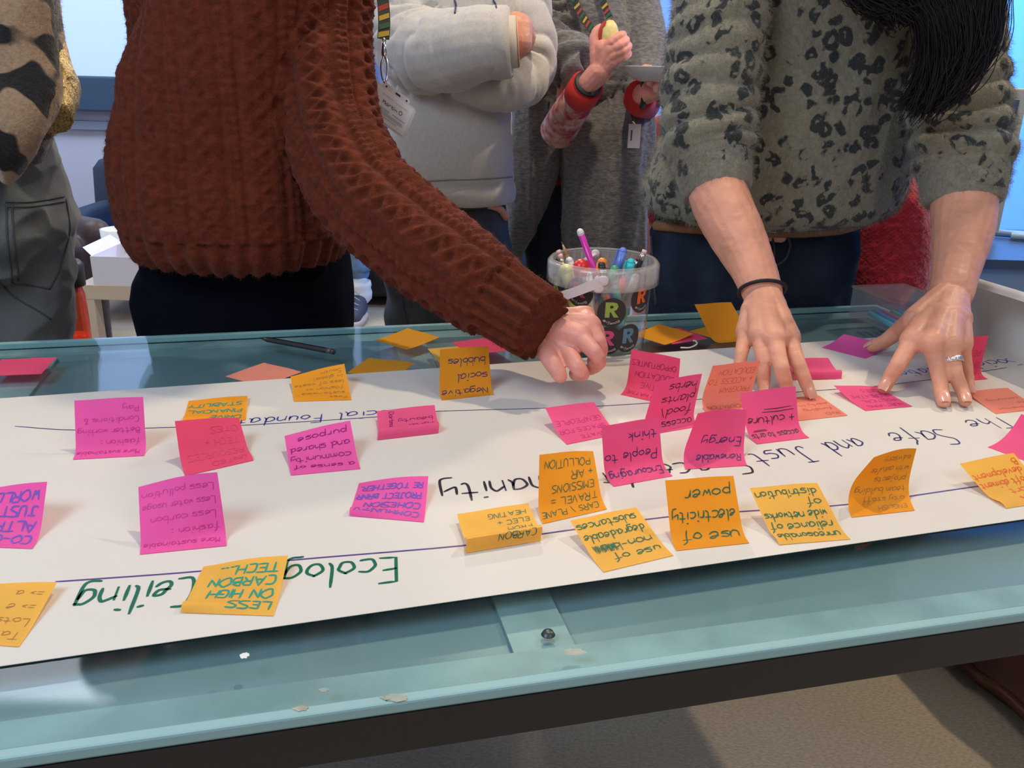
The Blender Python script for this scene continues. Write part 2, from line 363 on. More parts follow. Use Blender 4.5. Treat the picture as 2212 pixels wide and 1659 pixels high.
# sticky notes ---------------------------------------------------------------
NC = {'pink': (1, .19, .44), 'hot': (1, .15, .31), 'magenta': (1, .20, .62), 'coral': (1, .44, .33), 'orange': (1, .53, .045), 'yellow': (1, .68, .15)}
M_note = {k: thin_mat('note_'+k, c) for k, c in NC.items()}
def note(name, par, colr, text, ink, label, cap=.0085, wd=.0010, profile=None, lift=0.0, top=.10, flap=0, maxw=.9, zb=None, size=.076, extra=None):
    x, y, yaw, tL, tR, k, s0, sb = par
    zb = ZP+.0012 if zb is None else zb
    n = 16; m_ = 8; e = np.array([math.cos(yaw), math.sin(yaw), 0]); f = np.array([-math.sin(yaw), math.cos(yaw), 0])
    grid = np.zeros((n+1, m_+1, 3)); S = np.linspace(0, 1, n+1); mid = (S[1:]+S[:-1])/2
    for j in range(m_+1):
        u = j/m_; t = tL*(1-u)+tR*u
        if profile is not None:
            a = np.interp(mid, profile[0], profile[1])
        else:
            a = np.clip((mid-s0)/max(sb, .05), 0, 1); a = a*a*(3-2*a)*max(t, 0)
            if flap:   # the stuck strip bulges on one side
                q = (1-u if flap > 0 else u)**1.5*abs(flap)
                a = a+q*1.3*np.exp(-((mid-.03)/.07)**2)-q*.8*np.exp(-((mid-.22)/.1)**2)
        h = np.concatenate([[0], np.cumsum(np.cos(a))])*size/n; z = np.concatenate([[0], np.cumsum(np.sin(a))])*size/n
        z = np.maximum(z, 0) + .0004*np.sin(u*6+S*4)*S
        grid[:, j] = np.array([x, y, zb+lift])+e*size*(u-.5)+np.outer(h, f)+np.outer(z, tz)+np.outer(S*k, e)
    V = grid.reshape(-1, 3); F = [(i*(m_+1)+j, i*(m_+1)+j+1, (i+1)*(m_+1)+j+1, (i+1)*(m_+1)+j) for i in range(n) for j in range(m_)]
    o = mk('sticky_note', V, F, M_note[colr], None, True)
    tag(o, label, 'sticky note', 'sticky notes on the table')
    if text:
        rnd = random.Random(len(name)*31+len(text))
        L = []; usable = maxw; nl = len(text); lh = (1-top-.04)/max(nl, 3)*1.0
        lh = min(lh, cap/size*2.05)
        for i, t in enumerate(text):
            ls, W_ = layout(t, cap, .4, .10, 1.3, rnd)
            sc_ = min(1.0, usable*size/max(W_, 1e-6)); x0 = .06*size+rnd.uniform(0, .03)*size
            base = top*size+(i*lh+cap/size)*size
            for P in ls: L.append(np.stack([x0+P[:, 0]*sc_, base-P[:, 1]+0*P[:, 0]], 1))
        for ep in (extra or []): L.append(np.array(ep)*size)
        V2, F2 = ribbons(L, wd)
        uu = 1-V2[:, 0]/size; ss = V2[:, 1]/size
        uu = np.clip(uu, .01, .99); ss = np.clip(ss, .01, .99)
        fi, fj = ss*n, uu*m_; i0 = np.minimum(fi.astype(int), n-1); j0 = np.minimum(fj.astype(int), m_-1); a = (fi-i0)[:, None]; b = (fj-j0)[:, None]
        g = grid; Pp = (g[i0, j0]*(1-a)*(1-b)+g[i0+1, j0]*a*(1-b)+g[i0, j0+1]*(1-a)*b+g[i0+1, j0+1]*a*b)
        du = g[i0, j0+1]-g[i0, j0]; dv = g[i0+1, j0]-g[i0, j0]; N = np.cross(du, dv); N /= np.linalg.norm(N, axis=1)[:, None]
        mk('handwriting', Pp+N*.0004, F2, M_ink[ink], o)
    solidify(o, .00012, 0)
    return o
FIT = {'glass_left': [-0.7088, 1.1517, -0.1569, 0.116, 0.2264, -0.0225, 0, 0.8], 'fashion_pay': [-0.4561, 0.8972, 0.2005, 1.0339, 1.0988, -0.0033, 0.02, 0.35], 'stability': [-0.3736, 1.0114, 0.154, 0.0259, 0.0859, -0.0074, 0, 0.6], 'resources': [-0.3233, 0.8778, 0.6181, 0.9022, 0.5135, 0.0089, 0, 0.6], 'fast': [-0.2539, 1.0917, 0.1487, 0.1709, 0.5216, -0.0113, 0, 0.5], 'negative': [-0.0598, 1.1186, 0.3705, 1.3209, 1.0254, 0.0069, 0.02, 0.3], 'sense': [-0.2042, 0.8746, 0.2824, 0.3084, 0.587, -0.0035, 0, 0.5], 'world': [-0.4763, 0.6996, -0.023, 0.3511, 0.679, -0.0153, 0, 0.5], 'fashion_carbon': [-0.3004, 0.7034, 0.2549, 0.6633, 1.1894, -0.0058, 0.02, 0.35], 'cohesion': [-0.122, 0.7721, -0.1144, 0.0601, 0.2659, -0.0114, 0, 0.6], 'travel': [0.0681, 0.7877, 0.4761, 0.9994, 0.6167, 0.0216, 0.02, 0.4], 'spaces': [0.1018, 0.9858, 0.5025, 0.3917, 0.2863, 0.0108, 0, 0.6], 'encouraging': [0.1491, 0.8728, 0.4155, 1.2752, 1.2406, 0.0019, 0.03, 0.45], 'education': [0.1856, 1.1264, -0.5359, 1.276, 1.4269, -0.0052, 0.02, 0.5], 'food': [0.2075, 1.0199, 0.4378, 1.6133, 1.4769, 0.0159, 0.02, 0.4], 'moderation': [0.2976, 1.095, 0.2793, 1.7013, 1.5562, 0.0121, 0.02, 0.5], 'renewable': [0.2385, 0.9134, 0.1925, 1.6237, 1.0072, 0.0177, 0.02, 0.5], 'culture': [0.3394, 0.996, 0.3229, 0.9985, 1.1692, 0.0025, 0.02, 0.5], 'funding': [0.4157, 1.0763, 0.3097, -0.011, -0.0091, 0.0089, 0, 0.8], 'voices': [0.5195, 1.1179, 0.2873, 0.2207, 0.043, 0.0006, 0, 0.8], 'right_upright': [0.6882, 1.2442, 0.2831, 1.6447, 1.5674, 0.0035, 0.02, 0.4], 'right_coral': [0.6979, 1.1201, 0.2971, 0.0647, 0.0622, 0.0185, 0, 0.8], 'development': [0.5655, 0.8419, 0.3188, 0.3909, 0.4747, 0.0013, 0, 0.6], 'staff': [0.3911, 0.8106, 0.2549, 1.8197, 1.1352, 0.033, 0, 0.75], 'networks': [0.3001, 0.7486, 0.196, 0.4534, 0.4551, -0.0012, 0.02, 0.35], 'power': [0.1975, 0.7343, 0.2385, 0.8612, 0.7848, 0.0076, 0.03, 0.35], 'substances': [0.1219, 0.7005, 0.4376, 0.2654, 0.2467, 0.0046, 0, 0.6], 'tech': [-0.2289, 0.6055, -0.0122, 0.0285, 0.2156, -0.0069, 0, 0.6], 'lots': [-0.4119, 0.5597, -0.0805, -0.0119, 0.1626, -0.0133, 0, 0.6], 'heating': [-0.0037, 0.7237, 0.3545, -0.0454, -0.0892, 0.0097, 0, 0.8], 'beauty': [-0.1252, 0.979, 0.3522, 0.0665, -0.0365, 0.0127, 0, 0.8], 'far_roll': [0.4574, 1.2318, 0.1531, 0.0977, 0.0228, 0.0116, 0, 0.8], 'standing': [0.4075, 1.4307, 0.4257, 1.276, 0.8092, -0.0344, 0, 0.7]}
ridge = ([0, .04, .08, .15, .20, .26, .34, .44, .6, .8, 1], [.3, 1.4, 1.9, 1.4, .3, -.85, -.65, -.2, .05, .14, .18])
ridge2 = ([0, .03, .07, .12, .19, .26, .35, .5, .75, 1], [.5, 1.3, 1.6, 1.0, .0, -.7, -.35, .05, .2, .25])
DARTM = [np.stack([.80-P[:, 1]/.076, .93-P[:, 0]/.076], 1) for P in layout('Dartmoor', .0065, .2, 0, 1.0, random.Random(9))[0]]
for key, c, t, ink, lab, kw in (
 ('fashion_pay', 'magenta', ["More sustainable", "fashion :", "Better working", "Conditions &", "Pay"], 'faint_magenta', 'upright magenta note reading More sustainable fashion, second from the left edge', dict(cap=.0065, wd=.0007)),
 ('stability', 'orange', ["DRIVE", "FINANCIAL", "STABILITY"], 'teal', 'orange note with green capitals FINANCIAL STABILITY behind a pink note', dict(cap=.010, wd=.0016, flap=.5)),
 ('resources', 'hot', ["UNITED", "RESOURCES", "TECH +", "CITIES"], 'faint_red', 'upright red-pink note with faint red writing RESOURCES TECH', dict(cap=.008, wd=.0007, flap=-.3)),
 ('fast', 'orange', ["Fast", "sustainable", "fashion =>", "less of waste", "in global", "South"], 'faint_brown', 'orange note with faint pencil writing in the shadow of the rust sleeve', dict(cap=.0065, wd=.0007, flap=.3)),
 ('negative', 'orange', ["Negative", "social", "bubbles"], 'navy', 'upright orange note reading Negative social bubbles', dict(cap=.0105, wd=.0011)),
 ('sense', 'magenta', ["a sense of", "community", "and shared", "purpose"], 'plum', 'magenta note reading a sense of community and shared purpose', dict(cap=.0095, wd=.0011, flap=.3)),
 ('world', 'magenta', ["CO-OP", "ALTRU", "JUST, N", "WORLD"], 'violet', 'magenta note with thick violet capitals WORLD, cut by the left edge of the picture', dict(cap=.0105, wd=.0019, flap=0)),
 ('fashion_carbon', 'magenta', ["More sustainable", "fashion :", "Less carbon", "Less water usage", "Less pollution"], 'faint_magenta', 'large upright violet-pink note listing Less carbon, Less pollution', dict(cap=.0065, wd=.0007)),
 ('cohesion', 'magenta', ["COMMUNITY", "COHESION", "PROJECT BRNR", "RE TOGETHER."], 'violet', 'magenta note with violet capitals COHESION PROJECT, its left corner curled', dict(cap=.0088, wd=.0016, flap=.9)),
 ('travel', 'orange', ["CARS / PLANE", "TRAVEL =", "EMISSIONS", "+ AIR", "POLLUTION"], 'green', 'tall orange note with green capitals TRAVEL EMISSIONS AIR POLLUTION', dict(cap=.0082, wd=.0008)),
 ('spaces', 'pink', ["PRIVATE", "SPACES FOR", "GEN(PEOPLE"], 'faint_magenta', 'pink note reading SPACES FOR PEOPLE with a shadow across its top, below the fist', dict(cap=.008, wd=.0008)),
 ('encouraging', 'pink', ["Encouraging", "People to", "think"], 'navy', 'upright pink note reading Encouraging People to think', dict(cap=.0105, wd=.0011, top=.13)),
 ('education', 'hot', ["URBAN NATIVE", "CREATIVE", "EDUCATION", "OPPORTUNITIES"], 'maroon', 'tilted pink note reading EDUCATION OPPORTUNITIES in front of the bucket', dict(cap=.0075, wd=.0008, top=.12)),
 ('food', 'pink', ["access to", "food/", "plants", "herbs"], 'black', 'upright pink note reading access to food plants herbs', dict(cap=.011, wd=.0011)),
 ('moderation', 'coral', ["MODERATION", "OF", "PROGRAM", "+ ACCESS TO", "EDUCATION"], 'faint_coral', 'upright coral note in front of the hand with the black hair tie', dict(cap=.0072, wd=.0007)),
 ('renewable', 'pink', ["Renewable", "Energy"], 'navy', 'upright pink note reading Renewable Energy', dict(cap=.0105, wd=.0011, top=.16, maxw=.75)),
 ('culture', 'pink', ["access to arts", "+ culture"], 'black', 'upright pink note reading access to arts + culture, double underlined', dict(cap=.011, wd=.0011, top=.12, extra=[[(.08, .625), (.4, .615), (.66, .63)], [(.12, .675), (.4, .665), (.62, .675)], [(.64, .315), (.9, .308)], [(.66, .335), (.88, .327)]])),
 ('funding', 'coral', ["R+D", "funding", "early in"], 'faint_coral', 'flat coral note reading R+D funding under an index fingertip', dict(cap=.008, wd=.0007)),
 ('voices', 'pink', ["NURTURING", "POLITICAL", "+ CREATIVE", "VOICES"], 'faint_magenta', 'flat pink note reading NURTURING POLITICAL + CREATIVE VOICES under a fingertip', dict(cap=.0078, wd=.0007)),
 ('right_upright', 'hot', ["F", "B", "PE"], 'faint_red', 'upright red-pink note beyond the ringed hand, beside the curled paper end', dict(cap=.009, wd=.0011)),
 ('right_coral', 'coral', ["Transition", "to", "community"], 'faint_coral', 'flat coral note beside the ringed hand at the right edge', dict(cap=.0072, wd=.0007)),
 ('development', 'yellow', ["TRY +", "sport", "soft ebiment", "development", "B"], 'orange', 'yellow note with orange writing ending in development, near the right edge', dict(cap=.0095, wd=.0011, flap=.4)),
 ('staff', 'orange', ["ENGLISH", "city staff", "team building", "projects", "with adults", "advisory"], 'faint_brown', 'orange note curling up in a tall arc with faint pencil writing', dict(cap=.0065, wd=.0007)),
 ('networks', 'yellow', ["unreasonable", "reliance of", "wide networks", "of", "distribution"], 'green', 'yellow note in green writing about wide networks of distribution', dict(cap=.0100, wd=.0012, flap=.35, top=.06)),
 ('power', 'orange', ["use of", "electricity", "power"], 'green', 'upright orange note reading use of electricity power', dict(cap=.0125, wd=.0013)),
 ('substances', 'yellow', ["use of", "non-bio", "degradeable", "substances"], 'green', 'yellow note reading use of non-bio degradeable substances with a scribble', dict(cap=.0105, wd=.0012, top=.12, extra=[[(.60+.32*i/23, .36+(.11 if i % 2 else 0)+.02*math.sin(i*2.1)) for i in range(24)], [(.62+.30*i/15, .35+(.13 if i % 2 else 0)) for i in range(16)], [(.60+.3*i/11, .37+(.10 if i % 2 else 0)) for i in range(12)]])),
 ('tech', 'yellow', ["LESS", "ON HIGH", "CARBON", "TECH...."], 'teal', 'yellow note with green capitals CARBON TECH, nearest note on the paper', dict(cap=.0105, wd=.0018, flap=.9)),
 ('lots', 'yellow', ["Tax", "Lots", "=> e", "=> a"], 'faint_brown', 'yellow note with faint pencil arrows, cut by the lower left edge of the picture', dict(cap=.0085, wd=.0007)),
 ('heating', 'yellow', ["CARBON", "EMISSIONS", "FROM", "ELEC +", "HEATING"], 'green', 'yellow note reading FROM ELEC + HEATING with a rolled front fold', dict(cap=.0070, wd=.0008, profile=ridge, top=.10)),
 ('beauty', 'pink', ["rural", "beauty"], 'plum', 'pink note reading beauty and Dartmoor with a rolled front fold', dict(cap=.0085, wd=.0009, profile=ridge2, top=.36, maxw=.62, extra=DARTM)),
 ('far_roll', 'pink', None, '', 'pink note with a rolled front edge between the two hands', dict(profile=ridge2)),
 ):
    if key in ('heating', 'beauty', 'far_roll'): kw['lift'] = 0
    o = note(key, FIT[key], c, t, ink, lab, **kw)
    if key == 'culture':
        pass
def flat_note(name, quad, colr, label, z=.7503, curl=0.0):
    """note lying on the table: a 76 mm square set on the four seen corners"""
    P = [PZ(*q, z)[:2] for q in quad]; c = sum(P)/4
    d = (P[2]-P[0]); d2 = (P[1]-P[3]); yaw = math.atan2(d[1], d[0])-math.pi/4
    yaw2 = math.atan2(d2[1], d2[0])+math.pi/4
    yaw = math.atan2(math.sin(yaw)+math.sin(yaw2), math.cos(yaw)+math.cos(yaw2))
    e = np.array([math.cos(yaw), math.sin(yaw)]); f = np.array([-e[1], e[0]]); p = c-f*.038
    return note(name, [p[0], p[1], yaw, curl, curl, 0, 0, 1], colr, None, '', label, zb=z)
flat_note('a', [(-22, 817), (68, 817), (118, 768), (15, 768)], 'hot', 'flat pink note on the bare glass at the left edge of the picture')
flat_note('b', [(485, 815), (560, 840), (655, 800), (577, 780)], 'coral', 'flat coral note half under the paper, left of the black pencil', .7501)
flat_note('c', [(753, 806), (850, 826), (896, 780), (797, 768)], 'orange', 'flat orange note half under the far edge of the paper', .7501)
flat_note('d', [(810, 735), (879, 758), (949, 735), (880, 710)], 'orange', 'flat orange note alone on the glass, right of the black pencil', curl=.12)
flat_note('e', [(928, 748), (960, 795), (1045, 780), (1015, 739)], 'yellow', 'flat yellow note on the glass behind the Negative social bubbles note', .7501)
flat_note('f', [(985, 737), (1035, 765), (1098, 757), (1050, 731)], 'hot', 'flat pink note on the glass under the rust cuff', .7504)
flat_note('g', [(1440, 722), (1470, 741), (1497, 734), (1440, 703)], 'hot', 'pink note mostly covered by a yellow one, right of the bucket', .7501)
flat_note('h', [(1378, 722), (1432, 746), (1495, 728), (1413, 705)], 'orange', 'orange note lying over a pink one, right of the bucket', .7507, curl=.15)
flat_note('i', [(1500, 713), (1575, 742), (1610, 722), (1540, 700)], 'orange', 'flat orange note on the glass behind the upright folded one', .7501)
flat_note('j', [(1780, 752), (1878, 776), (1905, 757), (1818, 728)], 'magenta', 'dark pink note in shadow under the thumb of the ringed hand', ZP+.001, curl=.25)
flat_note('k', [(2172, 975), (2240, 1010), (2300, 975), (2230, 945)], 'pink', 'pink note curling at the right edge of the picture', ZP+.001, curl=.9)
x_, y_ = PZ(1590, 738, ZT)[:2]
note('stand', [x_+.005, y_, .35, 1.25, 1.15, -.035, .02, .3], 'orange', None, '', 'upright blank orange note leaning behind the hand with the hair tie', zb=.7505)
def note_marks(nm, segs, ink, wd):
    pass
# ------------------------------------------------------------ room
M_carpet = mat('carpet', (.46, .39, .29), .95, bump=1.0, scale=260, var=.16, vscale=120, stretch=(1, 2.2, 1))
M_wall = mat('pale_wall', (.62, .64, .76), .8, bump=.04, scale=60)
M_wallr = mat('blue_lit_wall', (.22, .42, .72), .8, bump=.04, scale=60)  # blue light falling on the right wall is put into its base colour
def sbox(name, lo, hi, m_, kind='structure', parent=None):
    lo = np.array(lo, float); hi = np.array(hi, float)
    o = MB().box((lo+hi)/2, (hi-lo)/2).build(name, m_, parent)
    if kind: o['kind'] = kind
    return o
def tri_floor():
    o = sbox('floor', (-4, -1.2, -.05), (4.2, 5.2, 0), M_carpet); return o
tri_floor()
sbox('wall_back', (-4, 5.0, 0), (4.2, 5.1, 3.1), M_wall)
sbox('wall_right', (3.6, -1.2, 0), (3.7, 5.0, 3.1), M_wallr)
sbox('wall_left', (-4, -1.2, 0), (-3.9, 5.0, 3.1), M_wall)
M_navy = mat('navy_panel', (.045, .085, .15), .5)
sbox('baseboard_back', (-3.9, 4.98, 0), (3.6, 4.9999, .1), M_navy)
# large lit display on the back wall
scr = empty('display_screen', (-2.3, 4.96, 1.0), 'large bright pale-blue display with a navy frame on the back wall', 'screen')
M_scr = mat('screen_glow', (.44, .58, .92), .5, emit=.66)
sbox('panel', (-3.6, 4.93, 1.08), (-.9, 4.98, 2.7), M_scr, None, scr)
for nm, lo, hi in (('frame', (-3.7, 4.90, .90), (-.8, 4.999, 1.08)), ('frame', (-3.7, 4.90, 1.08), (-3.6, 4.999, 2.7)), ('frame', (-.9, 4.90, 1.08), (-.8, 4.999, 2.7)), ('frame', (-3.7, 4.90, 2.7), (-.8, 4.999, 2.8))):
    o = sbox(nm, lo, hi, M_navy, None, scr); bevel(o, .01)
M_ledge = mat('slate_ledge', (.25, .29, .38), .6)
sbox('trim_1', (-3.8, 4.96, .80), (1.2, 4.9999, .845), M_ledge)

# desk, monitor edge, cables on the right
M_desk = mat('desk_top_navy', (.06, .09, .15), .35); M_dpan = mat('desk_panel_blue', (.30, .47, .66), .6)
dk = empty('desk', (1.7, 2.45, 0), 'blue-lit desk with a dark top beyond the ringed hand', 'desk')
sbox('desktop', (1.02, 2.25, .715), (2.5, 2.75, .74), M_desk, None, dk)
sbox('front_panel', (1.04, 2.28, .0), (2.48, 2.31, .7149), M_dpan, None, dk)
sbox('side_panel', (1.04, 2.3101, 0), (1.07, 2.73, .7149), M_dpan, None, dk); sbox('side_panel', (2.45, 2.3101, 0), (2.48, 2.73, .7149), M_dpan, None, dk)
mo = empty('monitor', (1.3, 2.6, .74), 'grey-edged monitor standing on the desk, half behind the right sleeve', 'monitor')
q0 = PY(2166, 190, 2.55); 
M_grey = mat('pale_grey_plastic', (.42, .44, .42), .5)
mx = PY(2152, 450, 2.55)[0]
o = sbox('bezel', (mx-.45, 2.53, .76), (mx+.012, 2.57, q0[2]), M_grey, None, mo); bevel(o, .004)
sbox('display', (mx-.43, 2.526, .79), (mx-.012, 2.5299, q0[2]-.03), M_navy, None, mo)
sbox('foot', (mx-.33, 2.46, .7401), (mx-.10, 2.64, .7599), M_grey, None, mo)
M_cable = mat('blue_grey_cable', (.30, .45, .60), .4)
for k in range(3):
    P_ = [np.array([mx+.04+.02*k, 2.60-.05*k, .753]), np.array([mx+.16, 2.55-.05*k, .753]), np.array([mx+.32, 2.48-.05*k, .753]), np.array([mx+.5, 2.41-.05*k, .753])]
    o = MB().tube(catmull(P_, 6), .011, 8).build('cable', M_cable, None, True)
    tag(o, ('nearest', 'middle', 'farthest')[2-k]+' of the three thick blue-grey cables on the desk', 'cable', 'cables on the desk')
# blue stool / pouf low right
M_pouf = mat('blue_seat', (.06, .13, .34), .5, coat=.2)
c_ = PY(2185, 690, 1.98); o = empty('round_stool', (c_[0], 1.98, 0), 'round dark-blue stool seat just beyond the table corner', 'stool')
MB().lathe([(.0001, .70), (.2, .695), (.235, .68), (.24, .66), (.22, .64), (.0001, .635)], (c_[0], 2.0, -.05), 40).build('seat', M_pouf, o, True)
MB().lathe([(.03, .585), (.03, .03), (.16, .015), (.16, 0.0)], (c_[0], 2.0, 0), 24, True).build('base', M_grey, o, True)

# ------------------------------------------------------------ small side table with white box, mug
M_birch = mat('pale_birch', (.62, .52, .40), .5, var=.04, vscale=14, stretch=(1, 12, 1))
lc = PY(168, 632, 2.80); lx, ly = lc[0], 2.80; LT = .47
side = empty('side_table', (lx+.27, ly+.27, 0), 'small square birch side table behind the left people', 'table')
o = sbox('tabletop', (lx, ly, LT-.05), (lx+.55, ly+.55, LT), M_birch, None, side); bevel(o, .002)
for sx in (0, .5):
    for sy in (0, .5): sbox('leg', (lx+sx, ly+sy, 0), (lx+sx+.05, ly+sy+.05, LT-.0501), M_birch, None, side)
M_card = mat('white_card', (.74, .74, .82), .7, col2=(.78, .77, .80), vscale=8)
bx = empty('cake_box', (lx+.2, ly+.12, LT), 'open white cardboard cake box on the birch side table', 'box')
x0, x1, y0, y1 = lx+.055, lx+.36, ly+.005, ly+.26
for nm, lo, hi in (('card_side', (x0, y0, LT+.0002), (x1, y0+.002, LT+.095)), ('card_side', (x0, y1, LT+.0002), (x1, y1+.002, LT+.095)), ('card_side', (x0, y0+.0021, LT+.0002), (x0+.002, y1-.0001, LT+.095)), ('card_side', (x1-.002, y0+.0021, LT+.0002), (x1, y1-.0001, LT+.095)), ('card_base', (x0+.0021, y0+.0021, LT+.0002), (x1-.0021, y1-.0001, LT+.002))):
    sbox(nm, lo, hi, M_card, None, bx)
mk('lid', [(x0+.01, y1+.003, LT+.095), (x1, y1+.003, LT+.095), (x1, y1-.035, LT+.118), (x0+.02, y1-.035, LT+.118)], [(0, 1, 2, 3)], M_card, bx); 
mk('lid_tab', [(x0+.012, y1+.003, LT+.096), (x0+.072, y1+.003, LT+.096), (x0+.100, y1-.005, LT+.168), (x0+.045, y1-.005, LT+.168)], [(0, 1, 2, 3)], M_card, bx)
mk('side_flap', [(x0, y0+.01, LT+.095), (x0, y1-.01, LT+.095), (x0-.03, y1-.03, LT+.125), (x0-.03, y0+.02, LT+.12)], [(0, 1, 2, 3)], M_card, bx)
M_china = mat('white_china', (.78, .80, .82), .2, coat=.4)
mc = np.array([PY(258, 520, ly+.34)[0], ly+.34, LT])
mg = empty('mug', mc, 'tall white mug on the birch side table behind the cake box', 'mug')
H_ = PY(258, 494, ly+.34)[2]-LT
MB().lathe([(.0001, .001), (.050, .001), (.056, .01), (.062, H_), (.058, H_), (.053, .012), (.0001, .01)], mc, 32).build('cup', M_china, mg, True)
MB().tube(catmull([mc+[.057, 0, .13], mc+[.088, 0, .125], mc+[.095, 0, .09], mc+[.085, 0, .055], mc+[.056, 0, .05]], 5), .007, 8).build('handle', M_china, mg, True)
# orange bottle hanging behind the left person
M_or = glass_mat('orange_plastic', (.95, .33, .22), .08, .8, .30, (.9, .20, .10)); M_blk = mat('black_plastic', (.02, .022, .02), .5)
bc = PY(156, 690, 2.05); bt = empty('water_bottle', (bc[0], 2.05, 0), 'orange see-through water bottle with a black cap behind the grey jeans', 'bottle')
zt = PY(145, 612, 2.05)[2]
MB().lathe([(.0001, zt-.26), (.032, zt-.26), (.038, zt-.25), (.038, zt-.03), (.030, zt), (.026, zt+.002)], (bc[0], 2.05, 0), 28).build('bottle_body', M_or, bt, True)
MB().lathe([(.0001, zt-.258), (.030, zt-.258), (.034, zt-.25), (.034, zt-.13), (.0001, zt-.13)], (bc[0], 2.05, 0), 28).build('drink', mat('orange_drink', (.85, .16, .05), .3), bt, True)
MB().lathe([(.026, zt+.001), (.042, zt-.005), (.043, zt+.045), (.036, zt+.055), (.0001, zt+.055)], (bc[0], 2.05, 0), 28).build('cap', M_blk, bt, True)
# stool under the bottle (it stands on a black bag)
M_bag = mat('black_cloth_bag', (.015, .015, .017), .9, bump=.4, scale=60)
mb = MB(); mb.loft([[np.array([bc[0]+.05, 2.12, z])+np.array([a*np.sign(math.cos(q))*abs(math.cos(q))**.6, b*np.sign(math.sin(q))*abs(math.sin(q))**.6, 0]) for q in np.linspace(0, 2*math.pi, 32, endpoint=False)] for a, b, z in ((.17, .13, .0), (.19, .15, .1), (.18, .14, .3), (.17, .13, zt-.262))])
tag(mb.build('cloth_bag', M_bag, None, True), 'black cloth bag behind the grey jeans, under the orange bottle', 'bag')
# navy armchair and black sofa in the background
M_chair = mat('navy_upholstery', (.03, .05, .085), .7, bump=.2, scale=120)
def soft_box(mb, lo, hi, r=.06, k=5):
    lo = np.array(lo, float); hi = np.array(hi, float); c = (lo+hi)/2; h = (hi-lo)/2
    rings = []
    for i in range(9):
        t = -math.pi/2+math.pi*i/8; e = lambda v, p: np.sign(v)*abs(v)**p
        cz = e(math.sin(t), .35); cr = max(abs(math.cos(t)), 1e-3)**.35
        rings.append([c+np.array([h[0]*cr*e(math.cos(q), .45), h[1]*cr*e(math.sin(q), .45), h[2]*cz]) for q in np.linspace(0, 2*math.pi, 28, endpoint=False)])
    return mb.loft(rings)
ac = PY(275, 420, 4.25)
ch = empty('armchair', (ac[0], 4.2, 0), 'navy armchair behind the rust jumper, its rounded back showing', 'chair')
soft_box(MB(), (ac[0]-.22, 4.30, .25), (ac[0]+.56, 4.55, PY(275, 335, 4.35)[2])).build('backrest', M_chair, ch, True)
soft_box(MB(), (ac[0]-.16, 3.9, .20), (ac[0]+.56, 4.40, .42)).build('seat', M_chair, ch, True)
for s_ in (-.17, .47): soft_box(MB(), (ac[0]+s_, 3.95, .2), (ac[0]+s_+.10, 4.45, .52)).build('armrest', M_chair, ch, True)
for sx in (-.10, .50):
    for sy in (4.0, 4.4): MB().tube([(ac[0]+sx, sy, 0), (ac[0]+sx, sy, .25)], .02, 10).build('leg', M_blk, ch)
M_sofa = mat('black_leather', (.012, .012, .013), .45)
sf = empty('sofa', (-.6, 4.6, 0), 'black sofa behind the rolled-up jeans and sneaker', 'sofa')
soft_box(MB(), (-1.2, 4.30, .04), (.1, 4.9, .42)).build('seat', M_sofa, sf, True)
soft_box(MB(), (-1.2, 4.78, .3), (.1, 4.95, .85)).build('backrest', M_sofa, sf, True)
# leather armchair low right
M_leather = mat('brown_leather', (.085, .024, .008), .38, var=.35, vscale=7, bump=.15, scale=90)
lz = PZ(2150, 1480, .20)
la = empty('leather_footstool', (lz[0]+.3, lz[1]+.1, 0), 'glossy brown leather footstool on the carpet, low at the right edge', 'stool')
q1, q2 = PZ(2052, 1412, .012), PZ(2225, 1580, .012)
dv = (q2-q1)/np.linalg.norm(q2-q1); nv = np.array([-dv[1], dv[0], 0])
def lr(a, b, z): return q1*[1, 1, 0]+dv*a+nv*b+tz*z
ln_ = np.linalg.norm(q2-q1)
rings = []
for z, o_ in ((.012, .0), (.03, -.012), (.05, -.008), (.07, 0.004), (.22, .01), (.36, .02), (.40, .05), (.405, .12)):
    rings.append([lr(-.12+o_, .0+o_+.01*math.sin(z*30), z), lr(ln_*.4, o_-.01, z), lr(ln_*.75, o_+.01, z), lr(ln_+.25-o_, o_, z), lr(ln_+.25-o_, .5-o_, z), lr(ln_*.5, .5-o_, z), lr(-.12+o_, .5-o_, z)])
MB().loft(rings).build('body', M_leather, la, True)
MB().tube(catmull([lr(-.13, -.012, .04), lr(ln_*.4, -.02, .04), lr(ln_*.75, 0, .04), lr(ln_+.25, -.012, .04)], 6), .012, 10).build('piping', M_leather, la, True)

# ------------------------------------------------------------ bucket of pens
bcn = PZ(1293, 742, ZT); bcx, bcy = bcn[0], bcn[1]; BH = .175
bq = PZ(1293, 773, ZT)
BR0 = .074; bcy = bq[1]+BR0; bcx = PY(1293, 740, bcy)[0]; BR1 = .082
topz = PY(1296, 562, bcy)[2]; BH = topz-ZT+.0
print('bucket h', BH, bcx, bcy)
M_buck = glass_mat('clear_plastic_bucket', (.93, .94, .93), .10, .9, .07, (.95, .93, .9))
M_rim = glass_mat('frosted_plastic_rim', (.95, .95, .94), .15, .9, .20, (.95, .93, .9))
M_hand = mat('white_plastic_handle', (.74, .66, .64), .45)
bk = empty('plastic_bucket', (bcx, bcy, ZT), 'clear plastic bucket full of pens with round black letter R stickers', 'bucket')
def br(z): return BR0+(BR1-BR0)*z/BH
cB = (bcx, bcy, ZT+.0004)
MB().lathe([(.0001, .001), (br(0)-.004, .001), (br(0), .004), (br(BH*.8), BH*.8), (BR1, BH)], cB, 48).build('bucket_wall', M_buck, bk, True)
RH = .032
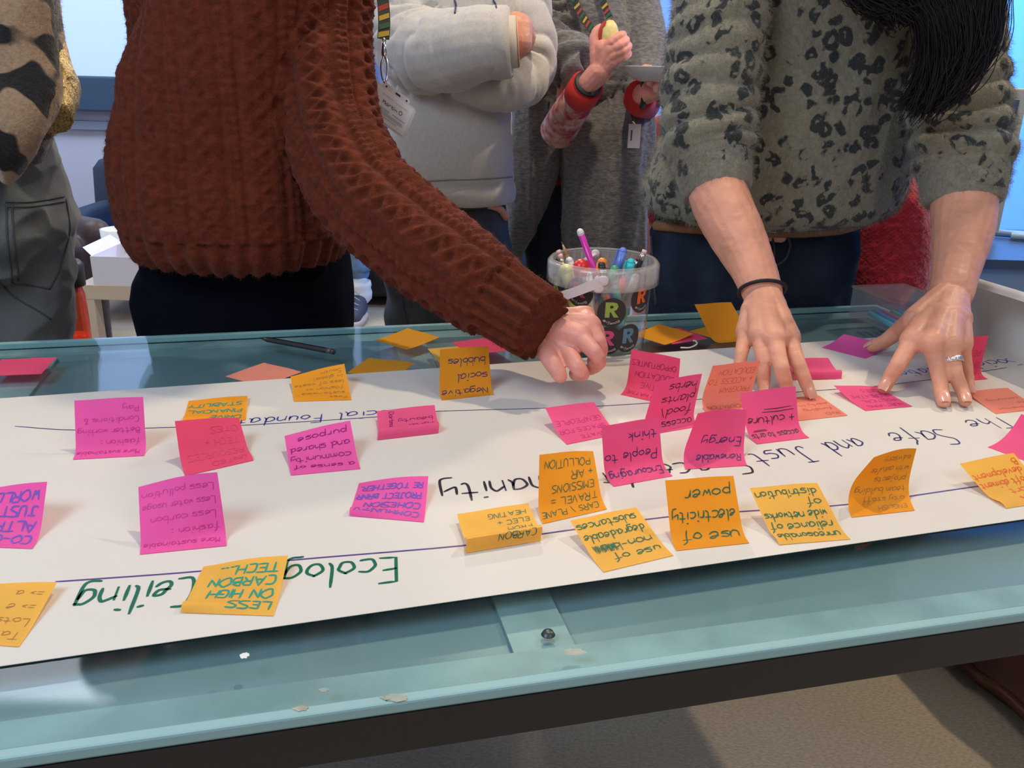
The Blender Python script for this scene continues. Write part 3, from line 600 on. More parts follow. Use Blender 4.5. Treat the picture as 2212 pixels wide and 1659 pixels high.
MB().lathe([(BR1, BH-.001), (BR1+.004, BH), (BR1+.006, BH-.004), (BR1+.007, BH-RH), (BR1+.009, BH-RH), (BR1+.0085, BH-.002), (BR1+.003, BH+.004), (BR1-.001, BH+.002)], cB, 48).build('rim', M_rim, bk, True)
mb = MB()
for k in range(36):
    q = 2*math.pi*k/36; R_ = [[math.cos(q), -math.sin(q), 0], [math.sin(q), math.cos(q), 0], [0, 0, 1]]
    mb.box(np.array(cB)+[math.cos(q)*(BR1+.0035), math.sin(q)*(BR1+.0035), BH-RH/2], (.0032, .0005, RH/2-.003), R_)
o = mb.build('rim_rib', M_rim, bk); o['kind'] = 'stuff'
def on_bucket(px, py, out=.0006):
    """hit of the view ray with the bucket's tapering wall (near side)"""
    r = ray(px, py); C0 = np.array([0, 0, CZ]); rr = br(BH*.5)
    for _ in range(6):
        f = C0[:2]-[bcx, bcy]; a = r[0]**2+r[1]**2; b = 2*(f@r[:2]); c = f@f-(rr+out)**2
        t = (-b-math.sqrt(max(b*b-4*a*c, 0)))/(2*a); z = C0[2]+r[2]*t-ZT; rr = br(min(max(z, 0), BH))
    h = C0+r*t; return math.atan2(h[1]-bcy, h[0]-bcx), z
M_stk = mat('sticker_black', (.028, .022, .024), .5)
SC = {'green': (.30, .42, .07), 'pink': (.62, .07, .22), 'blue': (.10, .22, .36), 'orange': (.85, .13, .01), 'white': (.6, .55, .52)}
M_sc = {k: mat('sticker_'+k, v, .5) for k, v in SC.items()}
RP = [[(0, 0), (0, 1.0), (.5, 1.0), (.74, .93), (.84, .72), (.74, .5), (.56, .42), (.9, 0), (.58, 0), (.36, .36), (.3, .36), (.3, 0)], [(.3, .60), (.46, .60), (.54, .68), (.46, .78), (.3, .78)]]
def wrap(pts, q0, z0, out):
    V = []
    for x, y in pts:
        z = z0+y; r_ = br(z)+out; q = q0+x/r_
        V.append((bcx+r_*math.cos(q), bcy+r_*math.sin(q), ZT+.0004+z))
    return V
def sticker(px, py, colr, rad=.0235, rot=0):
    q0, z0 = on_bucket(px, py)
    n = 28; pts = [(0, 0)]+[(rad*.55*math.cos(t), rad*.55*math.sin(t)) for t in np.linspace(0, 2*math.pi, n, endpoint=False)]+[(rad*math.cos(t), rad*math.sin(t)) for t in np.linspace(0, 2*math.pi, n, endpoint=False)]
    F = [(0, 1+i, 1+(i+1) % n) for i in range(n)]+[(1+i, 1+n+i, 1+n+(i+1) % n, 1+(i+1) % n) for i in range(n)]
    s_ = mk('sticker', wrap(pts, q0, z0, .0008), F, M_stk, bk, True)
    # bold letter R as strips (outer ring bridged to the counter)
    S = rad*1.05; ox, oy = -.45*S, -.32*S
    bm = bmesh.new()
    def quadstrip(P):
        vs = [bm.verts.new((p[0], p[1], 0)) for p in P]; bm.faces.new(vs)
    for P in ([(0, 0), (.3, 0), (.3, 1), (0, 1)], [(.3, .78), (.46, .78), (.5, 1), (.3, 1)], [(.46, .78), (.54, .69), (.84, .72), (.74, .93), (.5, 1)], [(.54, .69), (.46, .60), (.56, .42), (.74, .5), (.84, .72)], [(.3, .36), (.36, .36), (.56, .42), (.46, .60), (.3, .60)], [(.36, .36), (.58, 0), (.9, 0), (.56, .42)]):
        quadstrip(P)
    V = [(v.co.x*S+ox, v.co.y*S+oy) for v in bm.verts]; bm.verts.index_update(); F = [[v.index for v in f.verts] for f in bm.faces]; bm.free()
    mk('letter', wrap(V, q0, z0, .0013), F, M_sc[colr], s_)
    L, W_ = layout('@rifemag', .0042, .1, 0, 1.2, random.Random(3)); L2 = []
    for P in L:   # curved along the lower rim
        ang = -math.pi/2+(P[:, 0]-W_/2)/(rad*.72); R2 = rad*.80-P[:, 1]
        L2.append(np.stack([R2*np.cos(ang), R2*np.sin(ang)], 1))
    V, F = ribbons(L2, .0006); mk('lettering', wrap(V, q0, z0, .0013), F, M_sc['white'], s_)
for a in ((1251, 632, 'pink'), (1322, 676, 'green'), (1313, 737, 'pink'), (1357, 731, 'blue'), (1386, 645, 'orange'), (1203, 620, 'green')): sticker(*a)
# handle strap: pivots on the rim, folded down across the front
pv = []
for px, py, out in ((1303, 607, .012), (1290, 612, .013), (1262, 623, .015), (1235, 633, .017), (1210, 640, .02), (1190, 640, .022)):
    q, z = on_bucket(px, py, out); r_ = br(z)+out; pv.append(np.array([bcx+r_*math.cos(q), bcy+r_*math.sin(q), ZT+z]))
mb = MB(); P_ = catmull(pv, 5); rings = []
for i, p in enumerate(P_):
    q = math.atan2(p[1]-bcy, p[0]-bcx); o_ = np.array([math.cos(q), math.sin(q), 0]); u_ = np.array([.25*math.sin(q), -.25*math.cos(q), .97]); hw = .0075*min(1, .5+i*.25)
    rings.append([p-o_*.001-u_*hw, p+o_*.001-u_*hw, p+o_*.001+u_*hw, p-o_*.001+u_*hw])
mb.loft(rings); o = mb.build('handle', M_hand, bk)
mb = MB(); q, z = on_bucket(1303, 607, .012); q_, z_ = on_bucket(1293, 622, .012)
for (qq, zz) in ((q, z), (q_, z_)):
    mb.sphere((bcx+(br(zz)+.012)*math.cos(qq), bcy+(br(zz)+.012)*math.sin(qq), ZT+zz), (.0085, .0022, .0085), 16, 8)
mb.build('handle_tab', M_hand, bk, True)
mb = MB(); c1 = PY(1283, 553, bcy+BR1+.0)
mb.tube([PY(1262, 562, bcy+BR1-.01), PY(1286, 548, bcy+BR1-.006)], [.006, .0075], 12, flat=.4); mb.sphere(PY(1286, 548, bcy+BR1-.006), (.0075, .003, .0075)); mb.build('handle_tab', M_hand, bk, True)
# pens -----------------------------------------------------------------------
def inb(x, y, z): return np.array([bcx+x, bcy+y, ZT+z])
pc = {}
def pcol(c, rough=.35):
    if c not in pc: pc[c] = mat('pen_%d' % len(pc), c, rough, coat=.3)
    return pc[c]
def pen(top_px, Yo, base, r, body, cap, label, capf=.0, kind='pen', clip=None, tipc=None):
    T = PY(top_px[0], top_px[1], bcy+Yo); B = inb(*base); d = T-B; L_ = np.linalg.norm(d); d /= L_
    if L_ > .19: B = T-d*.185
    root = empty(kind, B, label, 'pencil' if kind == 'pencil' else 'pen', 'pens and pencils in the bucket')
    if kind == 'pencil':
        if tipc:   # sharpened end up
            MB().tube([B, T-d*.022], r, 6).build('shaft', pcol(body), root)
            MB().tube([T-d*.022, T-d*.005], [r, r*.3], 12).build('wood_tip', pcol((.55, .36, .18)), root, True)
            MB().tube([T-d*.005, T], [r*.3, .0003], 8).build('lead', pcol(tipc), root, True)
        else:
            MB().tube([B, T-d*.018], r, 6).build('shaft', pcol(body), root)
            MB().tube([T-d*.018, T-d*.006], r*1.05, 12).build('ferrule', mat('ferrule', (.65, .6, .55), .3, metal=1), root, True)
            MB().tube([T-d*.006, T], r*.95, 12).build('eraser', pcol(cap), root, True)
    else:
        MB().chain([B, T-d*capf], [r, r], 14).build('barrel', pcol(body), root, True)
        if capf: MB().chain([T-d*capf*1.0, T-d*r*.6], [r*1.12, r*1.08], 14).build('cap', pcol(cap), root, True)
        if clip:
            n_ = np.cross(d, [0, 1, 0]); n_ /= np.linalg.norm(n_)
            MB().tube([T-d*.002+n_*r*1.3, T-d*.035+n_*r*1.5], .0016, 6).build('clip', pcol(cap), root)
    return root
for a in (
 ((1252, 497), .00, (.035, .0, .01), .0052, (.62, .02, .40), (.85, .82, .80), 'magenta felt pen with a white end, tallest in the bucket', .006),
 ((1347, 538), .01, (.0, .02, .01), .0062, (.12, .22, .70), (.13, .25, .75), 'blue pen with a clipped cap standing in the bucket', .05, 'pen', 1),
 ((1364, 562), -.01, (.03, .0, .01), .0062, (.03, .55, .60), (.03, .62, .66), 'turquoise pen low in the bucket', .02, 'pen', 1),
 ((1302, 562), -.035, (-.02, .0, .01), .0075, (.90, .22, .02), (.95, .26, .02), 'orange highlighter pen in the bucket', .03),
 ((1299, 568), -.04, (.02, -.02, .012), .0055, (.03, .03, .03), (.03, .03, .03), 'black barrel end beside the orange pen in the bucket', .01),
 ((1253, 568), -.045, (.0, -.03, .01), .0125, (.80, .45, .40), (.75, .02, .02), 'thick marker with a round red cap in the bucket', .035),
 ((1220, 578), -.03, (-.02, -.02, .01), .0115, (.72, .78, .12), (.80, .85, .15), 'yellow highlighter inside the left of the bucket', .04),
 ((1229, 559), .0, (-.02, .02, .01), .006, (.6, .6, .6), (.8, .82, .82), 'clear pen cap left of the magenta pen', .02),
 ((1198, 560), .0, (-.03, .01, .01), .0048, (.02, .02, .02), (.02, .02, .02), 'black pen at the left rim of the bucket', .02),
 ((1330, 577), -.04, (-.03, -.035, .01), .006, (.05, .35, .16), (.05, .40, .18), 'green pen leaning inside the bucket front', .03),
 ((1290, 600), -.055, (.04, -.03, .02), .006, (.85, .18, .06), (.75, .75, .7), 'orange pen with a clear cap leaning inside the bucket', .03),
 ((1350, 600), -.05, (.0, -.05, .01), .0062, (.08, .45, .25), (.75, .05, .12), 'green pen with a red cap inside the bucket wall', .045),
 ((1310, 600), -.055, (-.05, -.03, .01), .0055, (.06, .08, .42), (.05, .06, .40), 'dark blue pen slanting down behind the R stickers', .03),
 ((1374, 595), -.03, (.02, -.045, .01), .0062, (.05, .30, .18), (.55, .5, .52), 'green ribbed pen at the right of the bucket', .05),
 ((1270, 590), -.05, (-.01, -.055, .01), .006, (.70, .62, .55), (.8, .8, .78), 'white pen behind the handle strap of the bucket', .03),
 ((1330, 620), -.06, (.035, -.055, .01), .006, (.08, .50, .48), (.08, .55, .5), 'teal pen low inside the bucket front', .03)):
    pen(*a)
pen((1213, 522), .01, (.0, .02, .01), .0038, (.50, .30, .14), None, 'natural wood pencil, point up, at the left of the bucket', 0, 'pencil', None, (.25, .14, .06))
pen((1210, 550), -.02, (-.02, .0, .01), .0042, (.62, .40, .25), (.80, .45, .38), 'wood-coloured pencil with a pink end at the left rim', 0, 'pencil')
pen((1206, 541), .01, (-.01, .02, .01), .0042, (.45, .02, .07), (.80, .50, .45), 'dark red pencil with a pink end at the left rim', 0, 'pencil')
pen((1393, 540), .0, (.02, .0, .01), .0044, (.03, .025, .03), (.85, .62, .56), 'black pencil with a silver ferrule and pink eraser at the right rim', 0, 'pencil')
pen((1380, 556), .01, (.03, .03, .01), .0042, (.28, .02, .05), (.28, .02, .05), 'maroon pencil beside the black one at the right rim', 0, 'pencil')
# black pencil lying on the glass
p0, p1 = PZ(560, 730, .7548), PZ(722, 760, .7548); d_ = (p1-p0)/np.linalg.norm(p1-p0)
pr = empty('pencil', p1, 'black pencil lying alone on the glass near the far edge', 'pencil')
MB().tube([p0+d_*.018, p1-d_*.014], .0044, 6).build('shaft', pcol((.02, .018, .02)), pr); MB().tube([p0+d_*.018, p0+d_*.003], [.0044, .0012], 12).build('wood_tip', pcol((.03, .025, .025)), pr, True); MB().tube([p0+d_*.003, p0], [.0012, .0003], 8).build('lead', pcol((.02, .018, .021)), pr)
MB().tube([p1-d_*.014, p1-d_*.005], .0042, 12).build('ferrule', pcol((.10, .09, .09)), pr, True); MB().tube([p1-d_*.005, p1], .0046, 12).build('eraser', pcol((.06, .04, .04)), pr, True)
P_ = [PZ(*q, .7525) for q in ((1470, 751), (1490, 751), (1505, 744), (1503, 737), (1497, 736))]
o = MB().tube(catmull(P_, 5), .0014, 8).build('plastic_scrap', pcol((.72, .72, .68)), None, True); tag(o, 'curled scrap of white plastic on the glass right of the bucket', 'scrap')
# clear box of clips at the right
M_clear = glass_mat('clear_box_plastic', (.90, .93, .95), .06, 1.0, .08, (.8, .85, .9))
cb = PZ(2090, 722, ZT); cx_ = A1-.09; 
ct = TB(cx_, 1.36, ZT+.002); cbx = empty('clear_box', ct, 'clear plastic box of pens behind the ringed hand', 'box')
def wbox(a0, a1, b0, b1, z0, z1): return [TB(a0, b0, z0), TB(a1, b0, z0), TB(a1, b1, z0), TB(a0, b1, z0), TB(a0, b0, z1), TB(a1, b0, z1), TB(a1, b1, z1), TB(a0, b1, z1)]
a0, a1, b0, b1 = A1-.115, A1-.005, 1.24, 1.40
mb = MB()
for w_ in ((a0, a1, b0, b1, ZT+.0022, ZT+.0045), (a0, a1, b0, b0+.002, ZT+.0045, ZT+.055), (a0, a1, b1-.002, b1, ZT+.0045, ZT+.055), (a0, a0+.002, b0+.002, b1-.002, ZT+.0045, ZT+.055), (a1-.002, a1, b0+.002, b1-.002, ZT+.0045, ZT+.055)): mb.hexa(wbox(*w_))
mb.build('tray', M_clear, cbx)
mb = MB(); mb.hexa(wbox(a0-.003, a1+.003, b0-.003, b1+.003, ZT+.0555, ZT+.061)); o = mb.build('lid', M_clear, cbx); bevel(o, .004)
for k, c in enumerate(((.02, .45, .50), (.05, .2, .6), (.6, .05, .1), (.03, .4, .2), (.02, .3, .6))):
    a = a0+.012+.016*k
    o = MB().chain([TB(a, b0+.02, ZT+.011+.001*k), TB(a+.012, b1-.03, ZT+.013)], [.005, .005], 10).build('marker', pcol(c), None, True)
    tag(o, ('turquoise', 'blue', 'red', 'green', 'sky blue')[k]+' marker inside the clear box', 'pen', 'markers in the clear box')
# ------------------------------------------------------------ people
from mathutils.bvhtree import BVHTree
M_skin = mat('skin', (.74, .355, .235), .48, sss=.12, bump=.22, scale=420, var=.10, vscale=26, spec=.4)
M_skin2 = mat('skin_rosy', (.78, .34, .27), .48, sss=.12, bump=.18, scale=420, var=.10, vscale=30, spec=.4)
M_skin3 = mat('skin_warm', (.68, .32, .21), .5, sss=.1, bump=.15, scale=400, var=.08, vscale=30)
M_nail = mat('fingernail', (.72, .36, .28), .22, coat=.5)
M_hair = mat('dark_hair', (.010, .007, .009), .6, spec=.25)
def ring(c, ax, ay, n=40, e=2.3, rot=0.0, tilt=0.0):
    out = []
    for q in np.linspace(0, 2*math.pi, n, endpoint=False):
        cq, sq = math.cos(q), math.sin(q)
        x = ax*np.sign(cq)*abs(cq)**(2/e); y = ay*np.sign(sq)*abs(sq)**(2/e)
        X = x*math.cos(rot)-y*math.sin(rot); Y = x*math.sin(rot)+y*math.cos(rot)
        out.append(np.array([c[0]+X, c[1]+Y, c[2]+tilt*x]))
    return out
def rows(mb, R, n=44, e=2.3, sub=4, rot=0.0):
    """lofted trunk: rows of (py, pxL, pxR, Y, thickness) taken as horizontal sections at world depth Y"""
    K = []
    for py, l, r, Y, t in R:
        a, b = PY(l, py, Y), PY(r, py, Y); c = (a+b)/2
        K.append([c[0], c[1], c[2], abs(b[0]-a[0])/2, t])
    K = catmull(np.array(K), sub)
    return mb.loft([ring(k[:3], k[3], k[4], n, e, rot) for k in K])
def limb(mb, pts, rad, sub=4, n=20):
    Q = catmull(np.array([[*p, r] for p, r in zip(pts, rad)]), sub)
    mb.sphere(Q[0, :3], Q[0, 3]*.98, n, 10); mb.sphere(Q[-1, :3], Q[-1, 3]*.98, n, 10) if False else None
    return mb.tube(Q[:, :3], list(Q[:, 3]), n)
def along(co, pts):
    """arc length, angle and radial distance of each vertex about a polyline"""
    pts = catmull(np.array(pts), 5); best = np.full(len(co), 1e9); L = np.zeros(len(co)); A = np.zeros(len(co)); acc = 0
    ref = np.array([0, 0, 1.])
    for a, b in zip(pts[:-1], pts[1:]):
        d = b-a; ln = np.linalg.norm(d); d = d/ln
        u = ref-d*(ref@d); u /= np.linalg.norm(u); v = np.cross(d, u); ref = u
        r = co-a; t = np.clip(r@d, 0, ln); q = r-t[:, None]*d; ds = np.linalg.norm(q, axis=1)
        mk_ = ds < best; best[mk_] = ds[mk_]; L[mk_] = (acc+t)[mk_]; A[mk_] = np.arctan2(q@v, q@u)[mk_]; acc += ln
    return L, A, best, acc
def snoise(co, f, seed=0, oct=3, stretch=(1, 1, 1)):
    """cheap smooth value noise"""
    out = np.zeros(len(co)); amp = 1; tot = 0; p = co*np.array(stretch)*f
    r = np.random.default_rng(seed); T = r.random((32, 32, 32))*2-1
    for o in range(oct):
        q = p*(2**o)+o*7.3; i = np.floor(q).astype(int); t = q-i; t = t*t*(3-2*t); i %= 32; j = (i+1) % 32
        def g(a, b, c): return T[(i if not a else j)[:, 0], (i if not b else j)[:, 1], (i if not c else j)[:, 2]]
        x, y, z = t[:, 0], t[:, 1], t[:, 2]
        v = ((g(0, 0, 0)*(1-x)+g(1, 0, 0)*x)*(1-y)+(g(0, 1, 0)*(1-x)+g(1, 1, 0)*x)*y)*(1-z)+((g(0, 0, 1)*(1-x)+g(1, 0, 1)*x)*(1-y)+(g(0, 1, 1)*(1-x)+g(1, 1, 1)*x)*y)*z
        out += v*amp; tot += amp; amp *= .5
    return out/tot
def ridged(co, f, seed, stretch, pw=1.5):
    return (1-np.abs(snoise(co, f, seed, 2, stretch)))**pw
def surf_line(bvh, pts, rad, name, mt, parent, out=.0, n=6, k=5, flat=1.0):
    """seam or strap laid on a surface where the view rays through the given points meet it"""
    C0 = Vector((0, 0, CZ)); P_ = []
    for px, py in catmull(np.array(pts, float), k):
        r = Vector(ray(px, py)).normalized(); h = bvh.ray_cast(C0, r)
        if h[0] is None: continue
        P_.append(np.array(h[0])+np.array(h[1])*out)
    if len(P_) < 2: return None
    return MB().tube(P_, rad, n, flat=flat).build(name, mt, parent, True)
def bvh_of(V, F): return BVHTree.FromPolygons([tuple(v) for v in V], [tuple(int(i) for i in f) for f in F])
def head(mb, c, yaw=0, pitch=0, s=1.0):
    R = np.array(Matrix.Rotation(yaw, 3, 'Z') @ Matrix.Rotation(pitch, 3, 'X'))
    def q(x, y, z): return np.array(c)+R@(np.array([x, y, z])*s)
    mb.sphere(q(0, .015, .03), np.array([.075, .092, .085])*s, 24, 16, R)      # skull
    mb.sphere(q(0, -.025, -.035), np.array([.058, .06, .075])*s, 20, 14, R)    # face
    mb.sphere(q(0, -.055, -.085), np.array([.028, .022, .022])*s, 14, 10, R)   # chin
    mb.chain([q(0, -.082, .01), q(0, -.102, -.03)], [.008*s, .013*s])            # nose
    mb.chain([q(-.014, -.084, -.058), q(.014, -.084, -.058)], [.008*s, .008*s])  # lips
    for sx in (-1, 1):
        mb.sphere(q(.076*sx, .01, -.01), np.array([.010, .020, .032])*s, 12, 8, R)   # ears
        mb.chain([q(.012*sx, -.084, .022), q(.045*sx, -.074, .024)], [.007*s, .006*s])  # brows
    return q, R
def face_parts(q, R, root, s=1.0, hairm=None, long=False):
    M_eye = bpy.data.materials.get('eye_white') or mat('eye_white', (.8, .8, .78), .1)
    M_iris = bpy.data.materials.get('iris') or mat('iris', (.06, .03, .02), .1)
    for sx in (-1, 1):
        MB().sphere(q(.029*sx, -.068, .004), .012*s, 14, 10).build('eye', M_eye, root, True)
        MB().sphere(q(.029*sx, -.0765, .004), .0055*s, 12, 8).build('iris', M_iris, root, True)
    mb = MB(); mb.sphere(q(0, .028, .045), np.array([.084, .094, .086])*s, 24, 16, R)
    if long:
        for sx in (-1, 1): mb.chain([q(.07*sx, .03, .03), q(.078*sx, .03, -.12)], [.03*s, .022*s])
    V, N, F = remesh(mb, .006, 2); V = V+N*(snoise(V, 60, 3, 2, (1, 1, .3))*.003)[:, None]
    fast('hair', V, F, hairm or M_hair, root)
def hand_fine(mb, wrist, palm, fingers, thumb=None, wr=.026):
    """palm: list of (point, radius) blobs joined to every knuckle; fingers: [(points, radii)]"""
    for pts, rad in fingers:
        Q = catmull(np.array([[*p, r] for p, r in zip(pts, rad)]), 2); mb.chain(Q[:, :3], Q[:, 3], 14)
        mb.chain([wrist, pts[0]], [wr*.80, rad[0]*1.35], 14)
    for i in range(len(fingers)-1):
        a, b = fingers[i][0][0], fingers[i+1][0][0]
        mb.chain([a, b], [fingers[i][1][0]*1.15, fingers[i+1][1][0]*1.15], 12)
        m1 = (np.array(a)+wrist)/2; m2 = (np.array(b)+wrist)/2; mb.chain([m1, m2], [wr*.72, wr*.72], 12)
    if thumb:
        pts, rad = thumb; Q = catmull(np.array([[*p, r] for p, r in zip(pts, rad)]), 2); mb.chain(Q[:, :3], Q[:, 3], 14)
        mb.chain([wrist, pts[0]], [wr*.85, rad[0]*1.1], 12)
def nail(tip, prev, r, root, up=None):
    """small glossy plate on the back of a fingertip"""
    tip = np.array(tip); d = tip-np.array(prev); d /= np.linalg.norm(d)
    toc = np.array([0, 0, CZ])-tip; toc /= np.linalg.norm(toc)
    u = np.array(up) if up is not None else toc*.5+tz*.8
    u = u-d*(u@d); u /= np.linalg.norm(u); s_ = np.cross(d, u); V = []; F = []
    for i in range(6):
        for j in range(7):
            a = -1+2*j/6; b = i/5; wv = r*.72*(1-.25*(abs(b-.45)*1.6)**3)
            ang = a*.95; V.append(tip+d*(b*r*1.75-r*.75)+s_*wv*math.sin(ang)/math.sin(.95)+u*(r*1.0*(math.cos(ang)*.42+.60)-r*.20*b*b))
    for i in range(5):
        for j in range(6): F.append((i*7+j, i*7+j+1, (i+1)*7+j+1, (i+1)*7+j))
    o = mk('fingernail', V, F, M_nail, root, True); solidify(o, .0005, 1)
def hip_down(mb, cx, cy, zh, hw, knee=None):
    for s_ in (-1, 1): mb.chain([(cx+s_*hw*.5, cy, zh), (cx+s_*hw*.55, cy-.01, .48), (cx+s_*hw*.55, cy+.02, .09)], [.085, .058, .042])
def coarse_body(name_root, trunk, mt, extra, head_c, yaw=0, pitch=0, s=1.0, voxel=.009, fine=None, longh=False, hairm=None):
    """one body mesh: coarse trunk and head, finer visible arms and hands in the same object"""
    mb = MB(); mb.chain(*trunk)
    for pts, rad in extra: mb.chain(pts, rad)
    q, R = head(mb, head_c, yaw, pitch, s)
    V, N, F = remesh(mb, voxel, 3)
    if fine is not None:
        V2, N2, F2 = remesh(fine, .0018, 7)
        V2 = V2+N2*(snoise(V2, 70, 5, 2)*.0006-.0004*ridged(V2, 55, 9, (1, 1, 1.2), 4))[:, None]
        F = np.asarray(F); F2 = np.asarray(F2)
        if F.ndim == 2 and F2.ndim == 2: F = np.vstack([F, F2+len(V)])
        else: F = [tuple(f) for f in F]+[tuple(np.array(f)+len(V)) for f in F2]
        V = np.vstack([V, V2])
    body = fast('body', V, F, mt, name_root)
    face_parts(q, R, name_root, s, hairm, longh)
    return body
def fuzz(name, V, N, F, mt, root, count, length, rad, mask=None, seed=1, droop=.3):
    F = np.asarray(F); r = np.random.default_rng(seed)
    A = V[F]; ar = np.linalg.norm(np.cross(A[:, 1]-A[:, 0], A[:, 3]-A[:, 0]), axis=1)
    cen = A.mean(1); w_ = ar.copy()
    if mask is not None: w_ *= mask(cen)
    idx = r.choice(len(F), count, p=w_/w_.sum()); u = r.random((count, 1)); v = r.random((count, 1)); B = A[idx]
    P0 = B[:, 0]*(1-u)*(1-v)+B[:, 1]*u*(1-v)+B[:, 2]*u*v+B[:, 3]*(1-u)*v
    nn = N[F[idx]].mean(1); nn += r.normal(0, .45, nn.shape); nn[:, 2] -= droop; nn /= np.linalg.norm(nn, axis=1)[:, None]
    ln = length*r.uniform(.4, 1.3, (count, 1)); t2 = nn+r.normal(0, .5, nn.shape); t2[:, 2] -= droop; t2 /= np.linalg.norm(t2, axis=1)[:, None]
    P1 = P0+nn*ln*.5; P2 = P1+t2*ln*.5
    hc = bpy.data.hair_curves.new(name); hc.add_curves([3]*count)
    pos = np.stack([P0-nn*.0005, P1, P2], 1).reshape(-1).astype(np.float32)
    hc.attributes['position'].data.foreach_set('vector', pos)
    ra = hc.attributes.get('radius') or hc.attributes.new('radius', 'FLOAT', 'POINT')
    ra.data.foreach_set('value', np.tile(np.array([rad, rad*.8, rad*.2], np.float32), count))
    hc.materials.append(mt); o = bpy.data.objects.new(name, hc); link(o, root); o['kind'] = 'stuff'; return o

# --- cable knit field
def braid(x, l, lam=.085, A=.019, w_=.0085):
    h = np.full(len(x), -1.)
    for k in range(3):
        t = 2*np.pi*(l/lam+k/3); xk = A*np.sin(t); zk = np.cos(2*t)
        h = np.maximum(h, np.exp(-((x-xk)/w_)**2)*(.78+.22*zk))
    return h
def cables(a, l, per=.098):
    c = (a+per/2) % per-per/2; idx = np.floor((a+per/2)/per)
    h = braid(c, l+idx*.03)
    gap = np.abs(np.abs(c)-.034); h = h-.5*np.exp(-(gap/.0045)**2)
    side = np.exp(-((np.abs(c)-.043)/.005)**2)*(.35+.25*np.cos(2*np.pi*l/.014)); return h+side
M_rust = mat('rust_cable_knit', (.112, .021, .0085), .92, sheen=.06, bump=.75, scale=330, var=.22, vscale=60, stretch=(1, 1, 1.8), spec=.15)
M_rustf = mat('rust_fuzz', (.16, .034, .014), .9, sheen=.2)
M_black_tr = mat('black_trousers', (.004, .005, .011), .95, bump=.3, scale=160, spec=.08)
rust = empty('person', (-.45, 1.6, 0), 'person in a rust cable-knit jumper leaning in and reaching over the paper', 'person')
armR = [PY(705, -60, 1.52), PY(700, 70, 1.50), PY(706, 190, 1.46), PY(728, 300, 1.42), PY(788, 420, 1.35), PY(900, 520, 1.28), PY(1010, 600, 1.22), PY(1100, 660, 1.175), PY(1172, 706, 1.135)]
radR = [.074, .074, .074, .074, .074, .069, .0615, .055, .0515]
mb = MB()
TR = [(552, 312, 742, 1.56, .165), (520, 292, 752, 1.56, .182), (470, 276, 758, 1.56, .19), (380, 264, 762, 1.56, .19), (280, 266, 760, 1.56, .182), (180, 282, 760, 1.55, .172), (80, 320, 755, 1.54, .162), (0, 345, 755, 1.53, .155), (-80, 365, 750, 1.52, .14), (-140, 410, 760, 1.50, .115), (-178, 500, 690, 1.49, .07)]
rows(mb, TR, 56, 2.35)
limb(mb, armR, radR)
limb(mb, [PY(390, -60, 1.52), PY(370, 100, 1.62), PY(380, 300, 1.64), PY(430, 430, 1.60)], [.08, .07, .065, .06])
V, N, F = remesh(mb, .0032, 5)
L, A_, D, tot = along(V, armR)
z0 = PY(520, 552, 1.56)[2]
isarm = (D < np.interp(L/tot, np.linspace(0, 1, 9), radR)*1.22) & (V[:, 0] > armR[2][0]-.2)
tc_ = np.array([PY(520, 300, 1.56)[0], 1.56]); ang = np.arctan2(V[:, 0]-tc_[0], -(V[:, 1]-tc_[1]))
at = ang*.21
fold = snoise(V, 9, 4, 2, (1, 1, 2.2))*.012
hb = cables(at, V[:, 2])*.0048; hem = V[:, 2] < z0+.055
hb = np.where(hem, .0038*np.cos(ang*34)-.002, hb)+fold*.6
dl = tot-L; ra = np.interp(L/tot, np.linspace(0, 1, 9), radR)
ha = cables(A_*np.maximum(ra, .055)*1.0+.01, L*1.0)*.0095
ha += .0045*snoise(V, 34, 8, 2)
ha = np.where(dl < .085, .0042*np.cos(A_*17)-.002, ha)*np.clip((D/np.maximum(ra, .04)-.72)/.2, 0, 1)
hh = np.where(isarm, ha, hb); hh += .0008*snoise(V, 260, 2, 1)
V1 = V+N*hh[:, None]
cut = None
rust_sw = fast('jumper', V1, F, M_rust, rust)
fuzz('jumper_fuzz', V1, N, F, M_rustf, rust_sw, 42000, .0055, .00012, mask=lambda c: (c[:, 1] < 1.7)*1.0, seed=4)
mb = MB()
hz = PY(520, 560, 1.58)[2]
mb.loft([ring((-.50, 1.60, z), a, b, 40, 2.3) for z, a, b in ((hz+.06, .18, .13), (hz, .19, .135), (hz-.06, .195, .135), (hz-.14, .19, .125))])
for s_ in (-1, 1): limb(mb, [(-.515+s_*.10, 1.60, hz-.08), (-.515+s_*.105, 1.60, .45), (-.515+s_*.11, 1.63, .03)], [.105, .08, .065])
V, N, F = remesh(mb, .007, 4); V = V+N*(snoise(V, 14, 3, 2, (1, 1, .5))*.008)[:, None]; fast('trousers', V, F, M_black_tr, rust)
hm = MB(); w_ = PD(1180, 708, 1.225)
fg = [([PD(1222, 752, 1.205), PD(1247, 792, 1.172), PD(1258, 808, 1.182), PD(1242, 808, 1.205)], [.0135, .0112, .0108, .0092]),
      ([PD(1252, 728, 1.198), PD(1284, 760, 1.172), PD(1294, 782, 1.182), PD(1276, 797, 1.208)], [.0142, .0112, .0108, .0092]),
      ([PD(1272, 704, 1.215), PD(1293, 737, 1.20), PD(1297, 762, 1.21), PD(1280, 780, 1.235)], [.0138, .0113, .0105, .009]),
      ([PD(1262, 684, 1.25), PD(1290, 712, 1.24), PD(1292, 735, 1.25), PD(1275, 745, 1.265)], [.0125, .0100, .0095, .008])]
th = ([PD(1176, 750, 1.215), PD(1190, 778, 1.190), PD(1203, 800, 1.180), PD(1210, 812, 1.178)], [.0160, .0132, .0118, .0104])
hand_fine(hm, w_, None, fg, th, .031)
